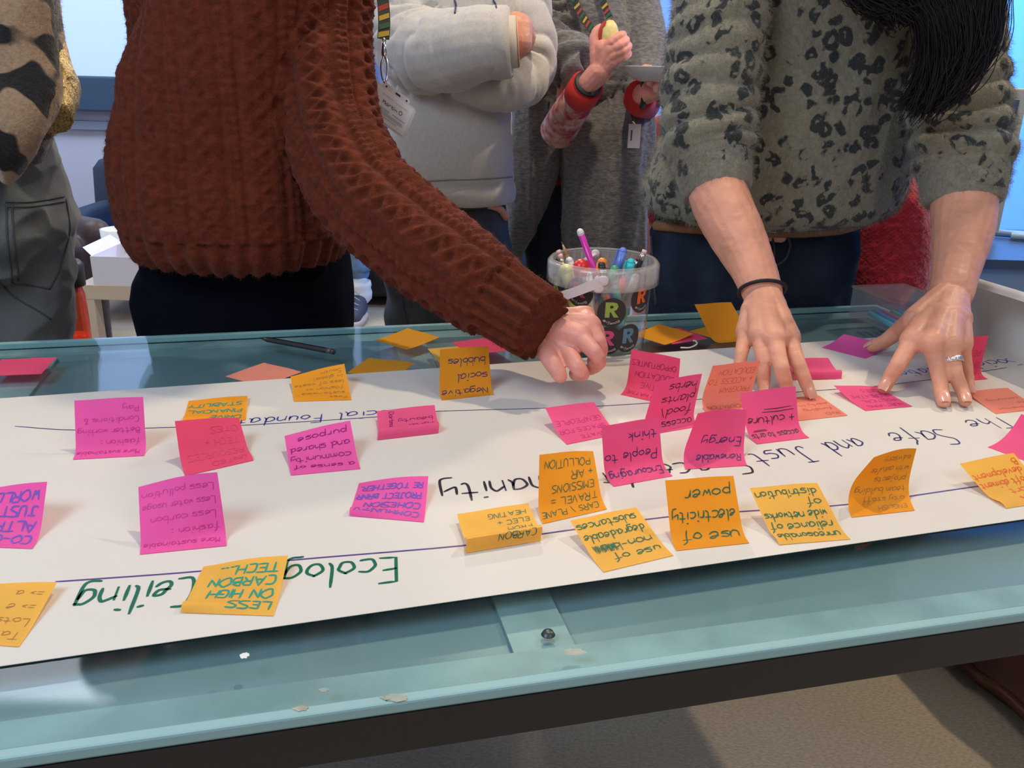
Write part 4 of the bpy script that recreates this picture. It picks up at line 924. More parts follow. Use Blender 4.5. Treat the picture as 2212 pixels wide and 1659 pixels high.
hm.chain([PD(1130, 690, 1.25), w_, PD(1215, 722, 1.222)], [.031, .030, .024])
hm.chain([PD(1090, 660, 1.27), PD(1130, 690, 1.25)], [.031, .031])
hc_ = PY(640, -300, 1.36)
coarse_body(rust, ([(-.52, 1.60, .85), (-.50, 1.57, 1.1), (-.44, 1.52, 1.32), tuple(hc_+[-.02, .05, -.08])], [.13, .13, .10, .055]), M_skin2,
    [(armR[:8]+[PD(1100, 665, 1.265)], [.045]*8+[.030]), ([(-.62, 1.6, .85), (-.62, 1.6, .45), (-.62, 1.64, .06)], [.07, .05, .035]), ([(-.41, 1.6, .85), (-.41, 1.6, .45), (-.41, 1.64, .06)], [.07, .05, .035]), ([PY(360, -60, 1.52), PY(330, 100, 1.62), PY(345, 300, 1.66), PY(420, 430, 1.60)], [.045, .04, .04, .035])],
    hc_, .2, .45, 1.0, fine=hm)
M_shoe = mat('dark_shoe', (.03, .03, .035), .5)
def shoes(root, xs, y, m_=None):
    for x in xs:
        mb = MB(); mb.loft([ring((x, y-.06+.0*z, z), a, b, 24, 2.6) for z, a, b in ((.0, .044, .125), (.02, .048, .13), (.045, .046, .12), (.07, .038, .09))]); mb.chain([(x, y+.02, .06), (x, y+.03, .12)], [.042, .045])
        V, N, F = remesh(mb, .006, 2); fast('shoe', V, F, m_ or M_shoe, root)
shoes(rust, (-.625, -.405), 1.62)

# badge and lanyard on the rust jumper
M_card2 = mat('badge_card', (.80, .77, .76), .35); M_holder = mat('badge_holder', (.66, .63, .62), .25, coat=.5); M_steel = mat('steel', (.75, .72, .68), .18, metal=1)
c0, c1, c2, c3 = [PD(*q, d) for q, d in (((794, 163), 1.44), ((897, 238), 1.45), ((866, 303), 1.46), ((770, 224), 1.45))]
nrm = np.cross(c1-c0, c3-c0); nrm /= np.linalg.norm(nrm); nrm = nrm if nrm[1] < 0 else -nrm
bdg = empty('name_badge', c0, 'white name badge with a small photo, hanging tilted at the rust jumper', 'badge')
def bp(u, v, o_=0.): return c0+(c1-c0)*u+(c3-c0)*v+nrm*o_
def plate(name, u0, u1, v0, v1, o0, o1, m_, par, r=.08):
    pts = []
    for cu, cv, st in ((u1-r, v0+r*1.3, -90), (u1-r, v1-r*1.3, 0), (u0+r, v1-r*1.3, 90), (u0+r, v0+r*1.3, 180)):
        for k in range(5):
            t = math.radians(st+k*22.5); pts.append((cu+r*math.cos(t), cv+r*1.3*math.sin(t)))
    n = len(pts); V = [bp(u, v, o0) for u, v in pts]+[bp(u, v, o1) for u, v in pts]
    F = [tuple(range(n))[::-1], tuple(range(n, 2*n))]+[(i, (i+1) % n, n+(i+1) % n, n+i) for i in range(n)]
    return mk(name, V, F, m_, par)
hold = plate('holder', -.02, 1.02, -.04, 1.04, -.0012, .0008, M_holder, bdg)
plate('holder_tab', .30, .86, -.18, .0, -.001, .0006, M_holder, bdg, .05)
for u_, v_, du in ((.38, -.08, .015), (.62, -.08, .05), (.80, -.08, .015)): plate('slot', u_-du, u_+du, v_-.03, v_+.03, .0006, .0010, M_black, bdg, .012)
crd = plate('card', .03, .97, .03, .97, .0009, .0014, M_card2, bdg, .04)
M_ph = {k: mat('photo_'+k, v, .5) for k, v in {'back': (.35, .35, .33), 'coat': (.05, .06, .08), 'face': (.35, .19, .12), 'beard': (.05, .04, .04), 'blue': (.42, .50, .58), 'pale': (.60, .62, .66), 'text': (.10, .10, .11)}.items()}
def patch(name, u0, u1, v0, v1, o_, m_, r=.01): return plate(name, u0, u1, v0, v1, o_, o_+.0002, m_, crd, r)
patch('photograph', .05, .25, .22, .80, .0015, M_ph['back']); patch('photograph', .07, .24, .56, .79, .0018, M_ph['coat'], .04); patch('photograph', .09, .22, .27, .60, .0021, M_ph['beard'], .06); patch('photograph', .10, .21, .30, .47, .0024, M_ph['face'], .05)
def btext(t, u0, v0, h, m_, ww):
    L, W_ = layout(t, 1.0, .05, 0, 1.3, random.Random(2)); V, F = ribbons([np.stack([P[:, 0], P[:, 1]], 1) for P in L], ww)
    mk('lettering', [bp(u0+x*h*.55, v0-y*h, .0018) for x, y in V], F, m_, crd)
btext('Martin O', .42, .44, .115, M_ph['text'], .17)
patch('print_band', .36, .60, .14, .19, .0016, M_ph['pale'], .01); patch('print_band', .64, .90, .16, .20, .0016, M_ph['pale'], .01)
patch('print_band', .34, .60, .56, .64, .0016, M_ph['blue'], .02); patch('print_band', .34, .90, .66, .76, .0016, M_ph['blue'], .02); patch('print_band', .66, .92, .56, .60, .0016, M_ph['blue'], .01); patch('print_band', .45, .80, .80, .83, .0016, M_ph['blue'], .01)
M_lan = mat('lanyard_dark', (.025, .03, .03), .7); M_lany = mat('lanyard_yellow', (.55, .38, .04), .7); M_lanr = mat('lanyard_red', (.45, .04, .03), .7); M_lang = mat('lanyard_green', (.03, .12, .06), .7)
lan = empty('lanyard', PD(832, 60, 1.45), 'dark striped lanyard hanging on the rust jumper above the badge', 'lanyard')
lp = [PD(822, -40, 1.46), PD(828, 10, 1.455), PD(830, 50, 1.45), PD(828, 84, 1.448)]
def strap(mb, P_, w_, t_=.001, tw=0):
    rings = []
    for i, p in enumerate(P_):
        d = P_[min(i+1, len(P_)-1)]-P_[max(i-1, 0)]; d /= np.linalg.norm(d); toc = np.array([0, 0, CZ])-p; s_ = np.cross(d, toc); s_ /= np.linalg.norm(s_); o_ = np.cross(s_, d)
        rings.append([p-s_*w_-o_*t_, p+s_*w_-o_*t_, p+s_*w_+o_*t_, p-s_*w_+o_*t_])
    return mb.loft(rings)
LP = catmull(lp, 6); strap(MB(), LP, .010).build('strap', M_lan, lan)
for i, m_ in ((3, M_lang), (6, M_lanr), (9, M_lany), (12, M_lang), (15, M_lany)):
    p = LP[min(i, len(LP)-1)]; d = LP[min(i+1, len(LP)-1)]-LP[i-1]; d /= np.linalg.norm(d)
    toc = np.array([0, 0, CZ])-p; toc /= np.linalg.norm(toc); s_ = np.cross(d, toc)
    mk('stripe', [p-s_*.0098+toc*.0016-d*.003, p+s_*.0098+toc*.0016+d*.003, p+s_*.0098+toc*.0016+d*.012, p-s_*.0098+toc*.0016+d*.006], [(0, 1, 2, 3)], m_, lan)
MB().chain([PD(829, 86, 1.448), PD(830, 118, 1.446)], [.0035, .0045]).build('buckle', M_steel, lan, True)
P_ = [PD(830, 118, 1.446), PD(824, 140, 1.444), PD(826, 165, 1.442), PD(831, 178, 1.442), PD(836, 165, 1.442), PD(836, 135, 1.444), PD(831, 118, 1.446)]
MB().tube(catmull(P_, 4), .0022, 8).build('clip', M_steel, lan, True)

# --- person in the leopard-pattern jumper
def leopard_mat(name, base, spot, spot2, sc=26, ring_=True, noise_only=False, th=.5, metal=0):
    M = mat(name, base, .95, sheen=.30, bump=.8, scale=240, spec=.12); nt = M.node_tree; b = nt.nodes['Principled BSDF']
    tc = nod(nt, 'ShaderNodeTexCoord'); n1 = nod(nt, 'ShaderNodeTexNoise'); n1.inputs['Scale'].default_value = sc*1.1; n1.inputs['Detail'].default_value = 3
    nt.links.new(tc.outputs['Object'], n1.inputs['Vector'])
    mx = nod(nt, 'ShaderNodeVectorMath', operation='MULTIPLY_ADD'); mx.inputs[1].default_value = (.030,)*3
    nt.links.new(n1.outputs['Color'], mx.inputs[0]); nt.links.new(tc.outputs['Object'], mx.inputs[2])
    vo = nod(nt, 'ShaderNodeTexVoronoi'); vo.inputs['Scale'].default_value = sc; vo.inputs['Randomness'].default_value = .85; nt.links.new(mx.outputs[0], vo.inputs['Vector'])
    n2 = nod(nt, 'ShaderNodeTexNoise'); n2.inputs['Scale'].default_value = sc*1.25; n2.inputs['Detail'].default_value = 1; nt.links.new(tc.outputs['Object'], n2.inputs['Vector'])
    r1 = nod(nt, 'ShaderNodeValToRGB'); e = r1.color_ramp.elements; e[0].position = .10; e[0].color = (0, 0, 0, 1); e[1].position = .60; e[1].color = (0, 0, 0, 1)
    for p_, v_ in ((.17, 1), (.42, 1), (.50, 0)): x = e.new(p_); x.color = (v_, v_, v_, 1)
    nt.links.new(vo.outputs['Distance'], r1.inputs[0])
    r2 = nod(nt, 'ShaderNodeValToRGB'); r2.color_ramp.elements[0].position = th-.015; r2.color_ramp.elements[1].position = th+.02
    nt.links.new(n2.outputs[0], r2.inputs[0])
    mu = nod(nt, 'ShaderNodeMath', operation='MULTIPLY')
    if noise_only: mu.inputs[0].default_value = 1
    else: nt.links.new(r1.outputs[0], mu.inputs[0])
    nt.links.new(r2.outputs[0], mu.inputs[1])
    n3 = nod(nt, 'ShaderNodeTexNoise'); n3.inputs['Scale'].default_value = 150; n3.inputs['Detail'].default_value = 2; nt.links.new(tc.outputs['Object'], n3.inputs['Vector'])
    cb_ = nod(nt, 'ShaderNodeMix', data_type='RGBA'); cb_.inputs['A'].default_value = (*tuple(x*.72 for x in base), 1); cb_.inputs['B'].default_value = (*tuple(x*1.3 for x in base), 1); nt.links.new(n3.outputs[0], cb_.inputs[0])
    cs = nod(nt, 'ShaderNodeMix', data_type='RGBA'); cs.inputs['A'].default_value = (*spot, 1); cs.inputs['B'].default_value = (*spot2, 1); nt.links.new(n3.outputs[0], cs.inputs[0])
    cm = nod(nt, 'ShaderNodeMix', data_type='RGBA'); nt.links.new(mu.outputs[0], cm.inputs[0]); nt.links.new(cb_.outputs['Result'], cm.inputs['A']); nt.links.new(cs.outputs['Result'], cm.inputs['B'])
    nt.links.new(cm.outputs['Result'], b.inputs['Base Color']); return M
M_leo = leopard_mat('leopard_mohair', (.235, .222, .165), (.018, .028, .030), (.055, .058, .055), 33, th=.415)
M_cuff = mat('grey_green_rib', (.24, .228, .175), .95, sheen=.3, bump=.8, scale=260, var=.15, vscale=90)
leo = empty('person', (.62, 1.8, 0), 'person in a grey-green leopard-pattern jumper leaning with both hands on the paper', 'person')
aL = [PY(1580, -90, 1.60), PY(1560, 0, 1.59), PY(1545, 110, 1.565), PY(1532, 220, 1.54), PY(1532, 320, 1.51), PY(1548, 405, 1.475)]
rL = [.080, .080, .078, .077, .074, .062]
aR = [PY(2050, -90, 1.62), PY(2062, 0, 1.61), PY(2066, 110, 1.585), PY(2072, 220, 1.56), PY(2080, 330, 1.53), PY(2082, 425, 1.50)]
rR = [.078, .076, .076, .078, .078, .068]
TL = [(462, 1408, 1890, 1.78, .15), (440, 1388, 1925, 1.78, .165), (400, 1390, 1945, 1.78, .17), (330, 1425, 1960, 1.77, .17), (230, 1465, 1985, 1.75, .16), (120, 1500, 2030, 1.73, .15), (0, 1510, 2080, 1.70, .14), (-80, 1530, 2070, 1.68, .13), (-130, 1620, 1990, 1.66, .11), (-165, 1730, 1890, 1.65, .07)]
mb = MB(); rows(mb, TL, 56, 2.4); limb(mb, aL, rL); limb(mb, aR, rR)
V, N, F = remesh(mb, .0042, 4)
hh = snoise(V, 7, 6, 2, (1.2, 1, .8))*.016+ridged(V, 9, 12, (1.8, 1, .45), 3)*.006
for a_, r_ in ((aL, rL), (aR, rR)):
    L, A_, D, tot = along(V, a_); rr = np.interp(L/tot, np.linspace(0, 1, len(r_)), r_); near = D < rr*1.2
    dl = tot-L; ph = dl/.046+.55*np.sin(A_+.8)+snoise(V, 11, 5, 2)*.6
    push = np.where(dl < .055, -.004, .0125*(np.abs(np.cos(np.pi*ph))**.8-.45)*np.clip((dl-.05)/.02, 0, 1)*np.clip(1.35-dl/.30, .25, 1))
    hh = np.where(near, push+.006*snoise(V, 22, 7, 2), hh)
hh += .0016*snoise(V, 170, 3, 2)
V1 = V+N*hh[:, None]
lsw = fast('jumper', V1, F, M_leo, leo)
M_leof = leopard_mat('leopard_fuzz', (.29, .275, .205), (.03, .042, .045), (.08, .085, .08), 33, th=.415)
fuzz('jumper_fuzz', V1, N, F, M_leof, lsw, 70000, .011, .00013, mask=lambda c: (c[:, 1] < 1.85)*1.0, seed=8, droop=.5)
for a_, r_ in ((aL, rL), (aR, rR)):   # plain ribbed cuffs
    d = a_[-1]-a_[-2]; d /= np.linalg.norm(d); mb = MB(); e = a_[-1]
    P_ = [e-d*.045, e-d*.02, e+d*.006, e+d*.012, e+d*.008, e-d*.02]; rr = [r_[-1]*1.05, r_[-1]*1.0, r_[-1]*.93, r_[-1]*.86, r_[-1]*.80, r_[-1]*.76]
    V, N, F = None, None, None
    mb.tube(P_, rr, 40); o = mb.build('cuff', M_cuff, leo, True)
    Vv = np.array(mb.V); NN = Vv-(e-d*.01); NN -= np.outer(NN@d, d); NN /= np.linalg.norm(NN, axis=1)[:, None]+1e-9
    ff = [f for f in mb.F if len(f) == 4]; fuzz('cuff_fuzz', Vv, NN, np.array(ff), M_cuff, o, 5000, .008, .00012, seed=3, droop=.3)
M_jean = mat('dark_denim', (.017, .025, .042), .9, bump=.5, scale=420, var=.30, vscale=14, spec=.12, stretch=(1, 1, .5))
M_seam = mat('denim_seam', (.035, .045, .07), .8)
mb = MB(); h1 = PY(1660, 470, 1.80)
xa, xb = PY(1410, 560, 1.80)[0], PY(1850, 560, 1.80)[0]; jc = (xa+xb)/2; jw = (xb-xa)/2; zw = h1[2]+.03
mb.loft([ring((jc, 1.82, z), a, b, 44, 2.4) for z, a, b in ((zw, jw*.93, .12), (zw-.07, jw*.98, .13), (zw-.16, jw*1.02, .14), (zw-.26, jw*1.02, .135))])
for s_ in (-1, 1): limb(mb, [(jc+s_*jw*.5, 1.82, zw-.2), (jc+s_*jw*.5, 1.82, .45), (jc+s_*jw*.5, 1.85, .03)], [.112, .085, .07])
V, N, F = remesh(mb, .006, 4); V = V+N*(snoise(V, 13, 3, 2, (1, 1, 1.6))*.009+ridged(V, 14, 5, (.6, 1, 1.5), 4)*.004)[:, None]
fast('jeans', V, F, M_jean, leo); bv = bvh_of(V, F)
M_belt = mat('tan_belt', (.30, .13, .05), .5); M_brass = mat('brass', (.70, .50, .28), .25, metal=1)
surf_line(bv, [(1420, 488), (1560, 497), (1690, 503), (1800, 497), (1850, 485)], .011, 'belt', M_belt, leo, .002, 8, flat=1)
surf_line(bv, [(1640, 498), (1665, 503), (1702, 504)], .0035, 'buckle', M_brass, leo, .014)
surf_line(bv, [(1700, 510), (1706, 530), (1695, 560), (1672, 575)], .003, 'fly_seam', M_seam, leo, .001)
surf_line(bv, [(1668, 510), (1672, 540), (1672, 575), (1690, 640)], .0022, 'fly_seam', M_seam, leo, .001)
surf_line(bv, [(1408, 510), (1412, 580), (1418, 660)], .0028, 'side_seam', M_seam, leo, .001)
# forearms and hands
hm = MB()
wL = PY(1648, 632, 1.315); wR = PY(2054, 640, 1.335)
eL = aL[-2]+np.array([0, 0, 0]); eR = aR[-2]
Q = catmull(np.array([[*aL[-2], .047], [*PY(1553, 425, 1.455), .0485], [*PY(1588, 500, 1.405), .0450], [*PY(1625, 575, 1.355), .0360], [*PY(1646, 628, 1.318), .0315]]), 3); hm.chain(Q[:, :3], Q[:, 3], 18)
Q = catmull(np.array([[*aR[-2], .050], [*PY(2082, 440, 1.485), .0525], [*PY(2080, 500, 1.445), .0480], [*PY(2066, 580, 1.385), .0370], [*PY(2055, 632, 1.342), .0335]]), 3); hm.chain(Q[:, :3], Q[:, 3], 18)
zt_ = ZP+.0100
LF = [([PZ(1612, 716, .818), PZ(1601, 766, .800), PZ(1596, 800, .778), PZ(1592, 822, zt_-.001)], [.0125, .0098, .0092, .0080]),
      ([PZ(1642, 726, .824), PZ(1649, 782, .797), PZ(1650, 822, .772), PZ(1649, 846, zt_-.001)], [.0135, .0106, .0096, .0084]),
      ([PZ(1672, 732, .826), PZ(1688, 795, .797), PZ(1698, 832, .771), PZ(1703, 856, zt_-.001)], [.0140, .0110, .0100, .0086]),
      ([PZ(1703, 730, .822), PZ(1726, 790, .795), PZ(1741, 828, .772), PZ(1749, 849, zt_-.0005)], [.0138, .0110, .0098, .0088])]
hand_fine(hm, wL, None, LF, ([PZ(1690, 700, .838), PZ(1692, 735, .800), PZ(1684, 760, .785)], [.016, .012, .010]), .0315)
RF = [([PZ(1972, 736, .822), PZ(1939, 789, .792), PZ(1921, 818, .771), PZ(1910, 838, zt_)], [.0145, .0118, .0104, .0094]),
      ([PZ(2014, 742, .826), PZ(2027, 800, .792), PZ(2033, 842, .769), PZ(2039, 867, zt_)], [.0145, .0120, .0108, .0096]),
      ([PZ(2050, 746, .824), PZ(2063, 804, .792), PZ(2078, 842, .769), PZ(2086, 866, zt_)], [.0138, .0112, .0100, .0090]),
      ([PZ(2076, 742, .818), PZ(2086, 790, .788), PZ(2092, 826, .769), PZ(2096, 845, zt_)], [.0125, .0098, .0088, .0078])]
RT = ([PZ(1980, 690, .838), PZ(1945, 712, .806), PZ(1912, 737, .782), PZ(1884, 748, .768)], [.0190, .0140, .0120, .0098])
hand_fine(hm, wR, None, RF, RT, .034)
hc2 = PY(1900, -230, 1.42)
coarse_body(leo, ([(jc, 1.82, .85), (jc, 1.77, 1.1), tuple(PY(1800, -60, 1.68)), tuple(hc2+[0, .07, -.05])], [.13, .12, .10, .052]), M_skin,
    [(aL[:5], [.045]*5), (aR[:5], [.045]*5)]+[([(jc+s_*.11, 1.82, .85), (jc+s_*.11, 1.82, .45), (jc+s_*.11, 1.86, .06)], [.08, .05, .035]) for s_ in (-1, 1)],
    hc2, 0, .7, 1.0, fine=hm, longh=True)
for f in (*LF, *RF, RT): nail(f[0][-1], f[0][-2], f[1][-1], leo)
shoes(leo, (jc-.12, jc+.12), 1.84)
M_tie = mat('black_elastic', (.008, .008, .016), .7, bump=.5, scale=300)
ax_ = PY(1638, 600, 1.335)-PY(1652, 645, 1.31); ax_ /= np.linalg.norm(ax_); ctr = PY(1646, 628, 1.316)
u_ = np.cross(ax_, [0, 1, 0]); u_ /= np.linalg.norm(u_); v_ = np.cross(ax_, u_)
P_ = [ctr+u_*.0345*math.cos(t)+v_*.0335*math.sin(t)+ax_*.006*math.cos(t) for t in np.linspace(0, 2*math.pi, 41)]
o = MB().tube(P_, .0030, 10, cap=False).build('hair_tie', M_tie, None, True); tag(o, 'black hair tie worn around a wrist like a bracelet', 'hair tie')
a, b = RF[2][0][0], RF[2][0][1]; ctr = a*.42+b*.58; ax_ = (b-a)/np.linalg.norm(b-a); u_ = np.cross(ax_, [1, 0, .2]); u_ /= np.linalg.norm(u_); v_ = np.cross(ax_, u_)
M_silver = mat('hammered_silver', (.80, .78, .76), .22, metal=1, bump=1.0, scale=260)
rings = []
for t in np.linspace(0, 2*math.pi, 36, endpoint=False):
    o_ = u_*math.cos(t)+v_*math.sin(t); rings.append([ctr+o_*.0128-ax_*.0038, ctr+o_*.0140-ax_*.0036, ctr+o_*.0144, ctr+o_*.0140+ax_*.0036, ctr+o_*.0128+ax_*.0038])
mb = MB(); mb.loft(rings+[rings[0]], cap=False); o = mb.build('ring', M_silver, None, True); tag(o, 'hammered silver ring on the finger of the right-hand hand', 'ring')
# long dark hair falling over the right shoulder
def strands(name, root, count, guide, spread, rad, mt, seed=1):
    r = np.random.default_rng(seed); G0, G1 = [catmull(np.array(g), 4) for g in guide]; m_ = len(G0)
    t = r.random(count)[:, None, None]; off = r.normal(0, 1, (count, 1, 3))*np.array([spread, spread*1.6, spread*.4])
    k = np.linspace(0, 1, m_)[None, :, None]; wob = r.normal(0, 1, (count, 1, 3))*.012*np.sin(k*np.pi*2+r.random((count, 1, 1))*6)*k
    P_ = G0[None]*(1-t)+G1[None]*t+off*(.5+.5*k)+wob
    keep = np.maximum((m_*r.uniform(.75, 1, count)).astype(int), 4)
    sizes = keep.tolist(); pos = np.concatenate([P_[i, :n_] for i, n_ in enumerate(sizes)]).astype(np.float32)
    hc = bpy.data.hair_curves.new(name); hc.add_curves(sizes); hc.attributes['position'].data.foreach_set('vector', pos.ravel())
    ra = hc.attributes.get('radius') or hc.attributes.new('radius', 'FLOAT', 'POINT'); ra.data.foreach_set('value', np.full(len(pos), rad, np.float32))
    hc.materials.append(mt); o = bpy.data.objects.new(name, hc); link(o, root); o['kind'] = 'stuff'; return o
g0 = [hc2+[-.06, -.02, .02], PY(1830, -60, 1.47), PY(1850, -5, 1.46), PY(1890, 18, 1.455), PY(1930, 30, 1.45)]
g1 = [hc2+[.07, 0, .03], PY(1990, -60, 1.47), PY(2010, -10, 1.47), PY(2000, 20, 1.46), PY(1990, 40, 1.455)]
strands('hair_lock', leo, 2600, (g0, g1), .010, .0006, M_hair, 2)
g0 = [hc2+[.05, -.01, .02], PY(1960, -30, 1.44), PY(1990, 50, 1.43), PY(2000, 130, 1.435), PY(1985, 200, 1.44), PY(1965, 245, 1.445)]
g1 = [hc2+[.08, .03, .02], PY(2150, -60, 1.47), PY(2150, 30, 1.46), PY(2125, 110, 1.45), PY(2070, 180, 1.45), PY(2000, 240, 1.45)]
strands('hair_lock', leo, 4200, (g0, g1), .008, .0006, M_hair, 5)

# --- person in the light grey sweatshirt
M_hood = mat('heather_grey_jersey', (.53, .515, .49), .9, sheen=.2, bump=.25, scale=420, var=.05, vscale=150, spec=.15)
M_hoodd = mat('grey_seam', (.27, .27, .27), .9)
hod = empty('person', (-.13, 2.35, 0), 'person in a light grey sweatshirt standing with folded arms', 'person')
mb = MB(); YH = 2.35
rows(mb, [(432, 838, 1106, YH, .125), (424, 834, 1113, YH, .135), (405, 834, 1114, YH, .14), (388, 838, 1108, YH, .132), (378, 838, 1110, YH, .138), (300, 838, 1104, YH, .145), (200, 836, 1106, YH, .145), (100, 838, 1135, YH, .14), (0, 842, 1140, YH, .135), (-60, 850, 1130, YH, .125), (-105, 900, 1080, YH, .10), (-130, 950, 1030, YH, .06)], 52, 2.5)
h1 = [PY(868, -50, YH-.01), PY(872, 40, YH-.05), PY(900, 105, YH-.13), PY(960, 112, YH-.20), PY(1030, 96, YH-.235), PY(1092, 92, YH-.235)]; hr1 = [.085, .088, .092, .090, .082, .072]
h2 = [PY(1118, -50, YH), PY(1134, 50, YH-.02), PY(1137, 150, YH-.06), PY(1100, 188, YH-.13), PY(1045, 190, YH-.15), PY(990, 170, YH-.14)]; hr2 = [.075, .070, .068, .058, .048, .045]
limb(mb, h1, hr1); limb(mb, h2, hr2)
V, N, F = remesh(mb, .0048, 5)
hh = snoise(V, 6, 2, 2)*.010
for a_, r_ in ((h1, hr1), (h2, hr2)):
    L, A_, D, tot = along(V, a_); rr = np.interp(L/tot, np.linspace(0, 1, len(r_)), r_); near = D < rr*1.2
    ph = L/.06+.5*np.sin(A_*1.0)+snoise(V, 9, 4, 2)*.9
    amp = .010*np.exp(-((L/tot-.42)/.25)**2)+.003
    hh = np.where(near, amp*(np.abs(np.cos(np.pi*ph))**.7-.5)+.004*snoise(V, 16, 3, 2), hh)
V1 = V+N*hh[:, None]; fast('sweatshirt', V1, F, M_hood, hod); bv = bvh_of(V1, F)
surf_line(bv, [(835, 392), (900, 392), (980, 388), (1050, 386), (1106, 382)], .0022, 'hem_seam', M_hoodd, hod, .0003, k=8)
e = h1[-1]; d = h1[-1]-h1[-2]; d /= np.linalg.norm(d)
MB().tube([e-d*.05, e-d*.02, e+d*.008, e+d*.014, e+d*.008, e-d*.03], [.076, .080, .078, .072, .064, .060], 36).build('cuff', M_hood, hod, True)
MB().tube([e-d*.052, e-d*.049, e-d*.046], [.077, .0785, .077], 36).build('cuff_seam', M_hoodd, hod, True)
M_shirt = mat('striped_shirt', (.60, .57, .48), .8); MB().tube([e-d*.01, e+d*.026, e+d*.030, e+d*.02], [.058, .056, .052, .048], 30).build('shirt_cuff', M_shirt, hod, True)
M_stripe = mat('shirt_stripe', (.75, .36, .24), .8); MB().tube([e+d*.0268, e+d*.0302, e+d*.0303], [.0562, .0532, .050], 30).build('shirt_stripe', M_stripe, hod, True)
e2 = h2[-1]; d2 = h2[-1]-h2[-2]; d2 /= np.linalg.norm(d2)
surf_line(bv, [(982, 0), (985, 12), (983, 30)], .0022, 'drawstring', mat('navy_cord', (.05, .06, .16), .7), hod, .002)
surf_line(bv, [(1065, 0), (1070, 10), (1072, 22)], .0022, 'drawstring', bpy.data.materials['navy_cord'], hod, .002)
hm = MB(); wh = e+d*.01
hm.chain([e-d*.05, wh+d*.02, PY(1118, 62, YH-.22)], [.030, .032, .036]); hm.chain([PY(1118, 62, YH-.22), PY(1130, 80, YH-.19)], [.036, .030])
for k, (px, py) in enumerate(((1112, 34), (1124, 48), (1131, 66), (1133, 86))):
    hm.chain([PY(px-6, py+4, YH-.225), PY(px+6, py+2, YH-.20), PY(px+12, py+10, YH-.15), PY(px+6, py+20, YH-.12)], [.013, .0125, .0115, .010])
coarse_body(hod, ([(PY(970, 380, YH)[0], YH, .9), (PY(970, 200, YH)[0], YH, 1.2), tuple(PY(985, -110, YH)), tuple(PY(985, -240, YH-.02))], [.10, .10, .08, .055]), M_skin3,
    [(h1[:-1]+[e-d*.04], [.045, .045, .045, .04, .036, .032]), (h2, [.042, .04, .04, .035, .03, .028]), ([(-.245, YH, .85), (-.255, YH, .45), (-.26, YH+.02, .06)], [.06, .05, .035]), ([(-.09, YH, .85), (-.085, YH, .45), (-.08, YH+.02, .06)], [.06, .05, .035])],
    PY(985, -300, YH-.03), 0, .1, 1.05, fine=hm)
mb = MB(); q_ = PY(975, 430, YH); zw = q_[2]+.03; cx_ = PY(965, 430, YH)[0]; print('cx', cx_, xj if 'xj' in globals() else 0)
mb.loft([ring((cx_, YH, z), a, b, 40, 2.4) for z, a, b in ((zw, .155, .11), (zw-.1, .165, .12), (zw-.2, .17, .12))])
for s_ in (-1, 1): limb(mb, [(cx_+s_*.08, YH, zw-.14), (cx_+s_*.085, YH, .48), (cx_+s_*.09, YH+.02, .03)], [.092, .085, .075])
V, N, F = remesh(mb, .007, 4); V = V+N*(snoise(V, 12, 3, 2, (1, 1, 1.6))*.010)[:, None]
M_jean2 = mat('charcoal_denim', (.045, .055, .07), .85, bump=.4, scale=300, var=.35, vscale=12); fast('jeans', V, F, M_jean2, hod); bv = bvh_of(V, F)
surf_line(bv, [(868, 640), (872, 670), (880, 700)], .003, 'side_seam', M_seam, hod, .001); surf_line(bv, [(1040, 440), (1075, 450), (1090, 470)], .010, 'shirt_tail', M_stripe, hod, .004, 8)
surf_line(bv, [(930, 440), (1000, 446), (1060, 440)], .012, 'belt', M_blk, hod, .003, 8)
shoes(hod, (cx_-.09, cx_+.09), YH)

# --- person in the grey wool wrap with plate and apple
M_wool = mat('grey_marl_wool', (.125, .122, .125), .95, sheen=.3, bump=.9, scale=190, var=.40, vscale=70, stretch=(1, 1, 3), col2=(.22, .215, .21), spec=.1)
M_inner = mat('navy_dress', (.02, .03, .06), .85, bump=.4, scale=200)
wr = empty('person', (.28, 2.6, 0), 'person in a grey wool wrap holding a bitten apple and a white plate', 'person')
YW = 2.70; mb = MB()
rows(mb, [(205, 1118, 1392, YW, .12), (130, 1120, 1396, YW, .14), (60, 1122, 1378, YW, .145), (0, 1128, 1362, YW, .14), (-60, 1145, 1345, YW, .125), (-105, 1190, 1300, YW, .08)], 52, 2.3)
wa = [PY(1165, -40, YW-.02), PY(1160, 60, YW-.08), PY(1185, 130, YW-.18), PY(1235, 135, YW-.26), PY(1262, 150, YW-.30)]; wra = [.085, .09, .082, .07, .055]
limb(mb, wa, wra); wb = [PY(1350, -40, YW), PY(1385, 60, YW-.04), PY(1400, 150, YW-.10), PY(1400, 200, YW-.18)]; limb(mb, wb, [.075, .065, .06, .05])
def drape(R, th): rows(mb, [(a, l, r, Y, th) for a, l, r, Y in R], 40, 2.6)
drape([(150, 1118, 1262, YW-.06), (220, 1110, 1245, YW-.08), (300, 1106, 1222, YW-.08), (400, 1100, 1192, YW-.08), (480, 1096, 1150, YW-.07), (560, 1092, 1120, YW-.06), (620, 1090, 1108, YW-.05)], .07)
drape([(200, 1312, 1402, YW-.04), (240, 1270, 1405, YW-.06), (290, 1212, 1405, YW-.09), (360, 1212, 1404, YW-.10), (440, 1218, 1400, YW-.10), (520, 1228, 1396, YW-.10), (600, 1236, 1390, YW-.09)], .08)
V, N, F = remesh(mb, .0052, 3)
fr = (V[:, 0]*1.0)
hh = snoise(V, 7, 3, 2)*.010+ridged(V, 11, 8, (1.6, 1, .22), 3)*.016*(V[:, 2] < 1.15)+.0028*snoise(V, 120, 4, 2)
L, A_, D, tot = along(V, wa); near = (D < .11) & (V[:, 1] < YW-.05)
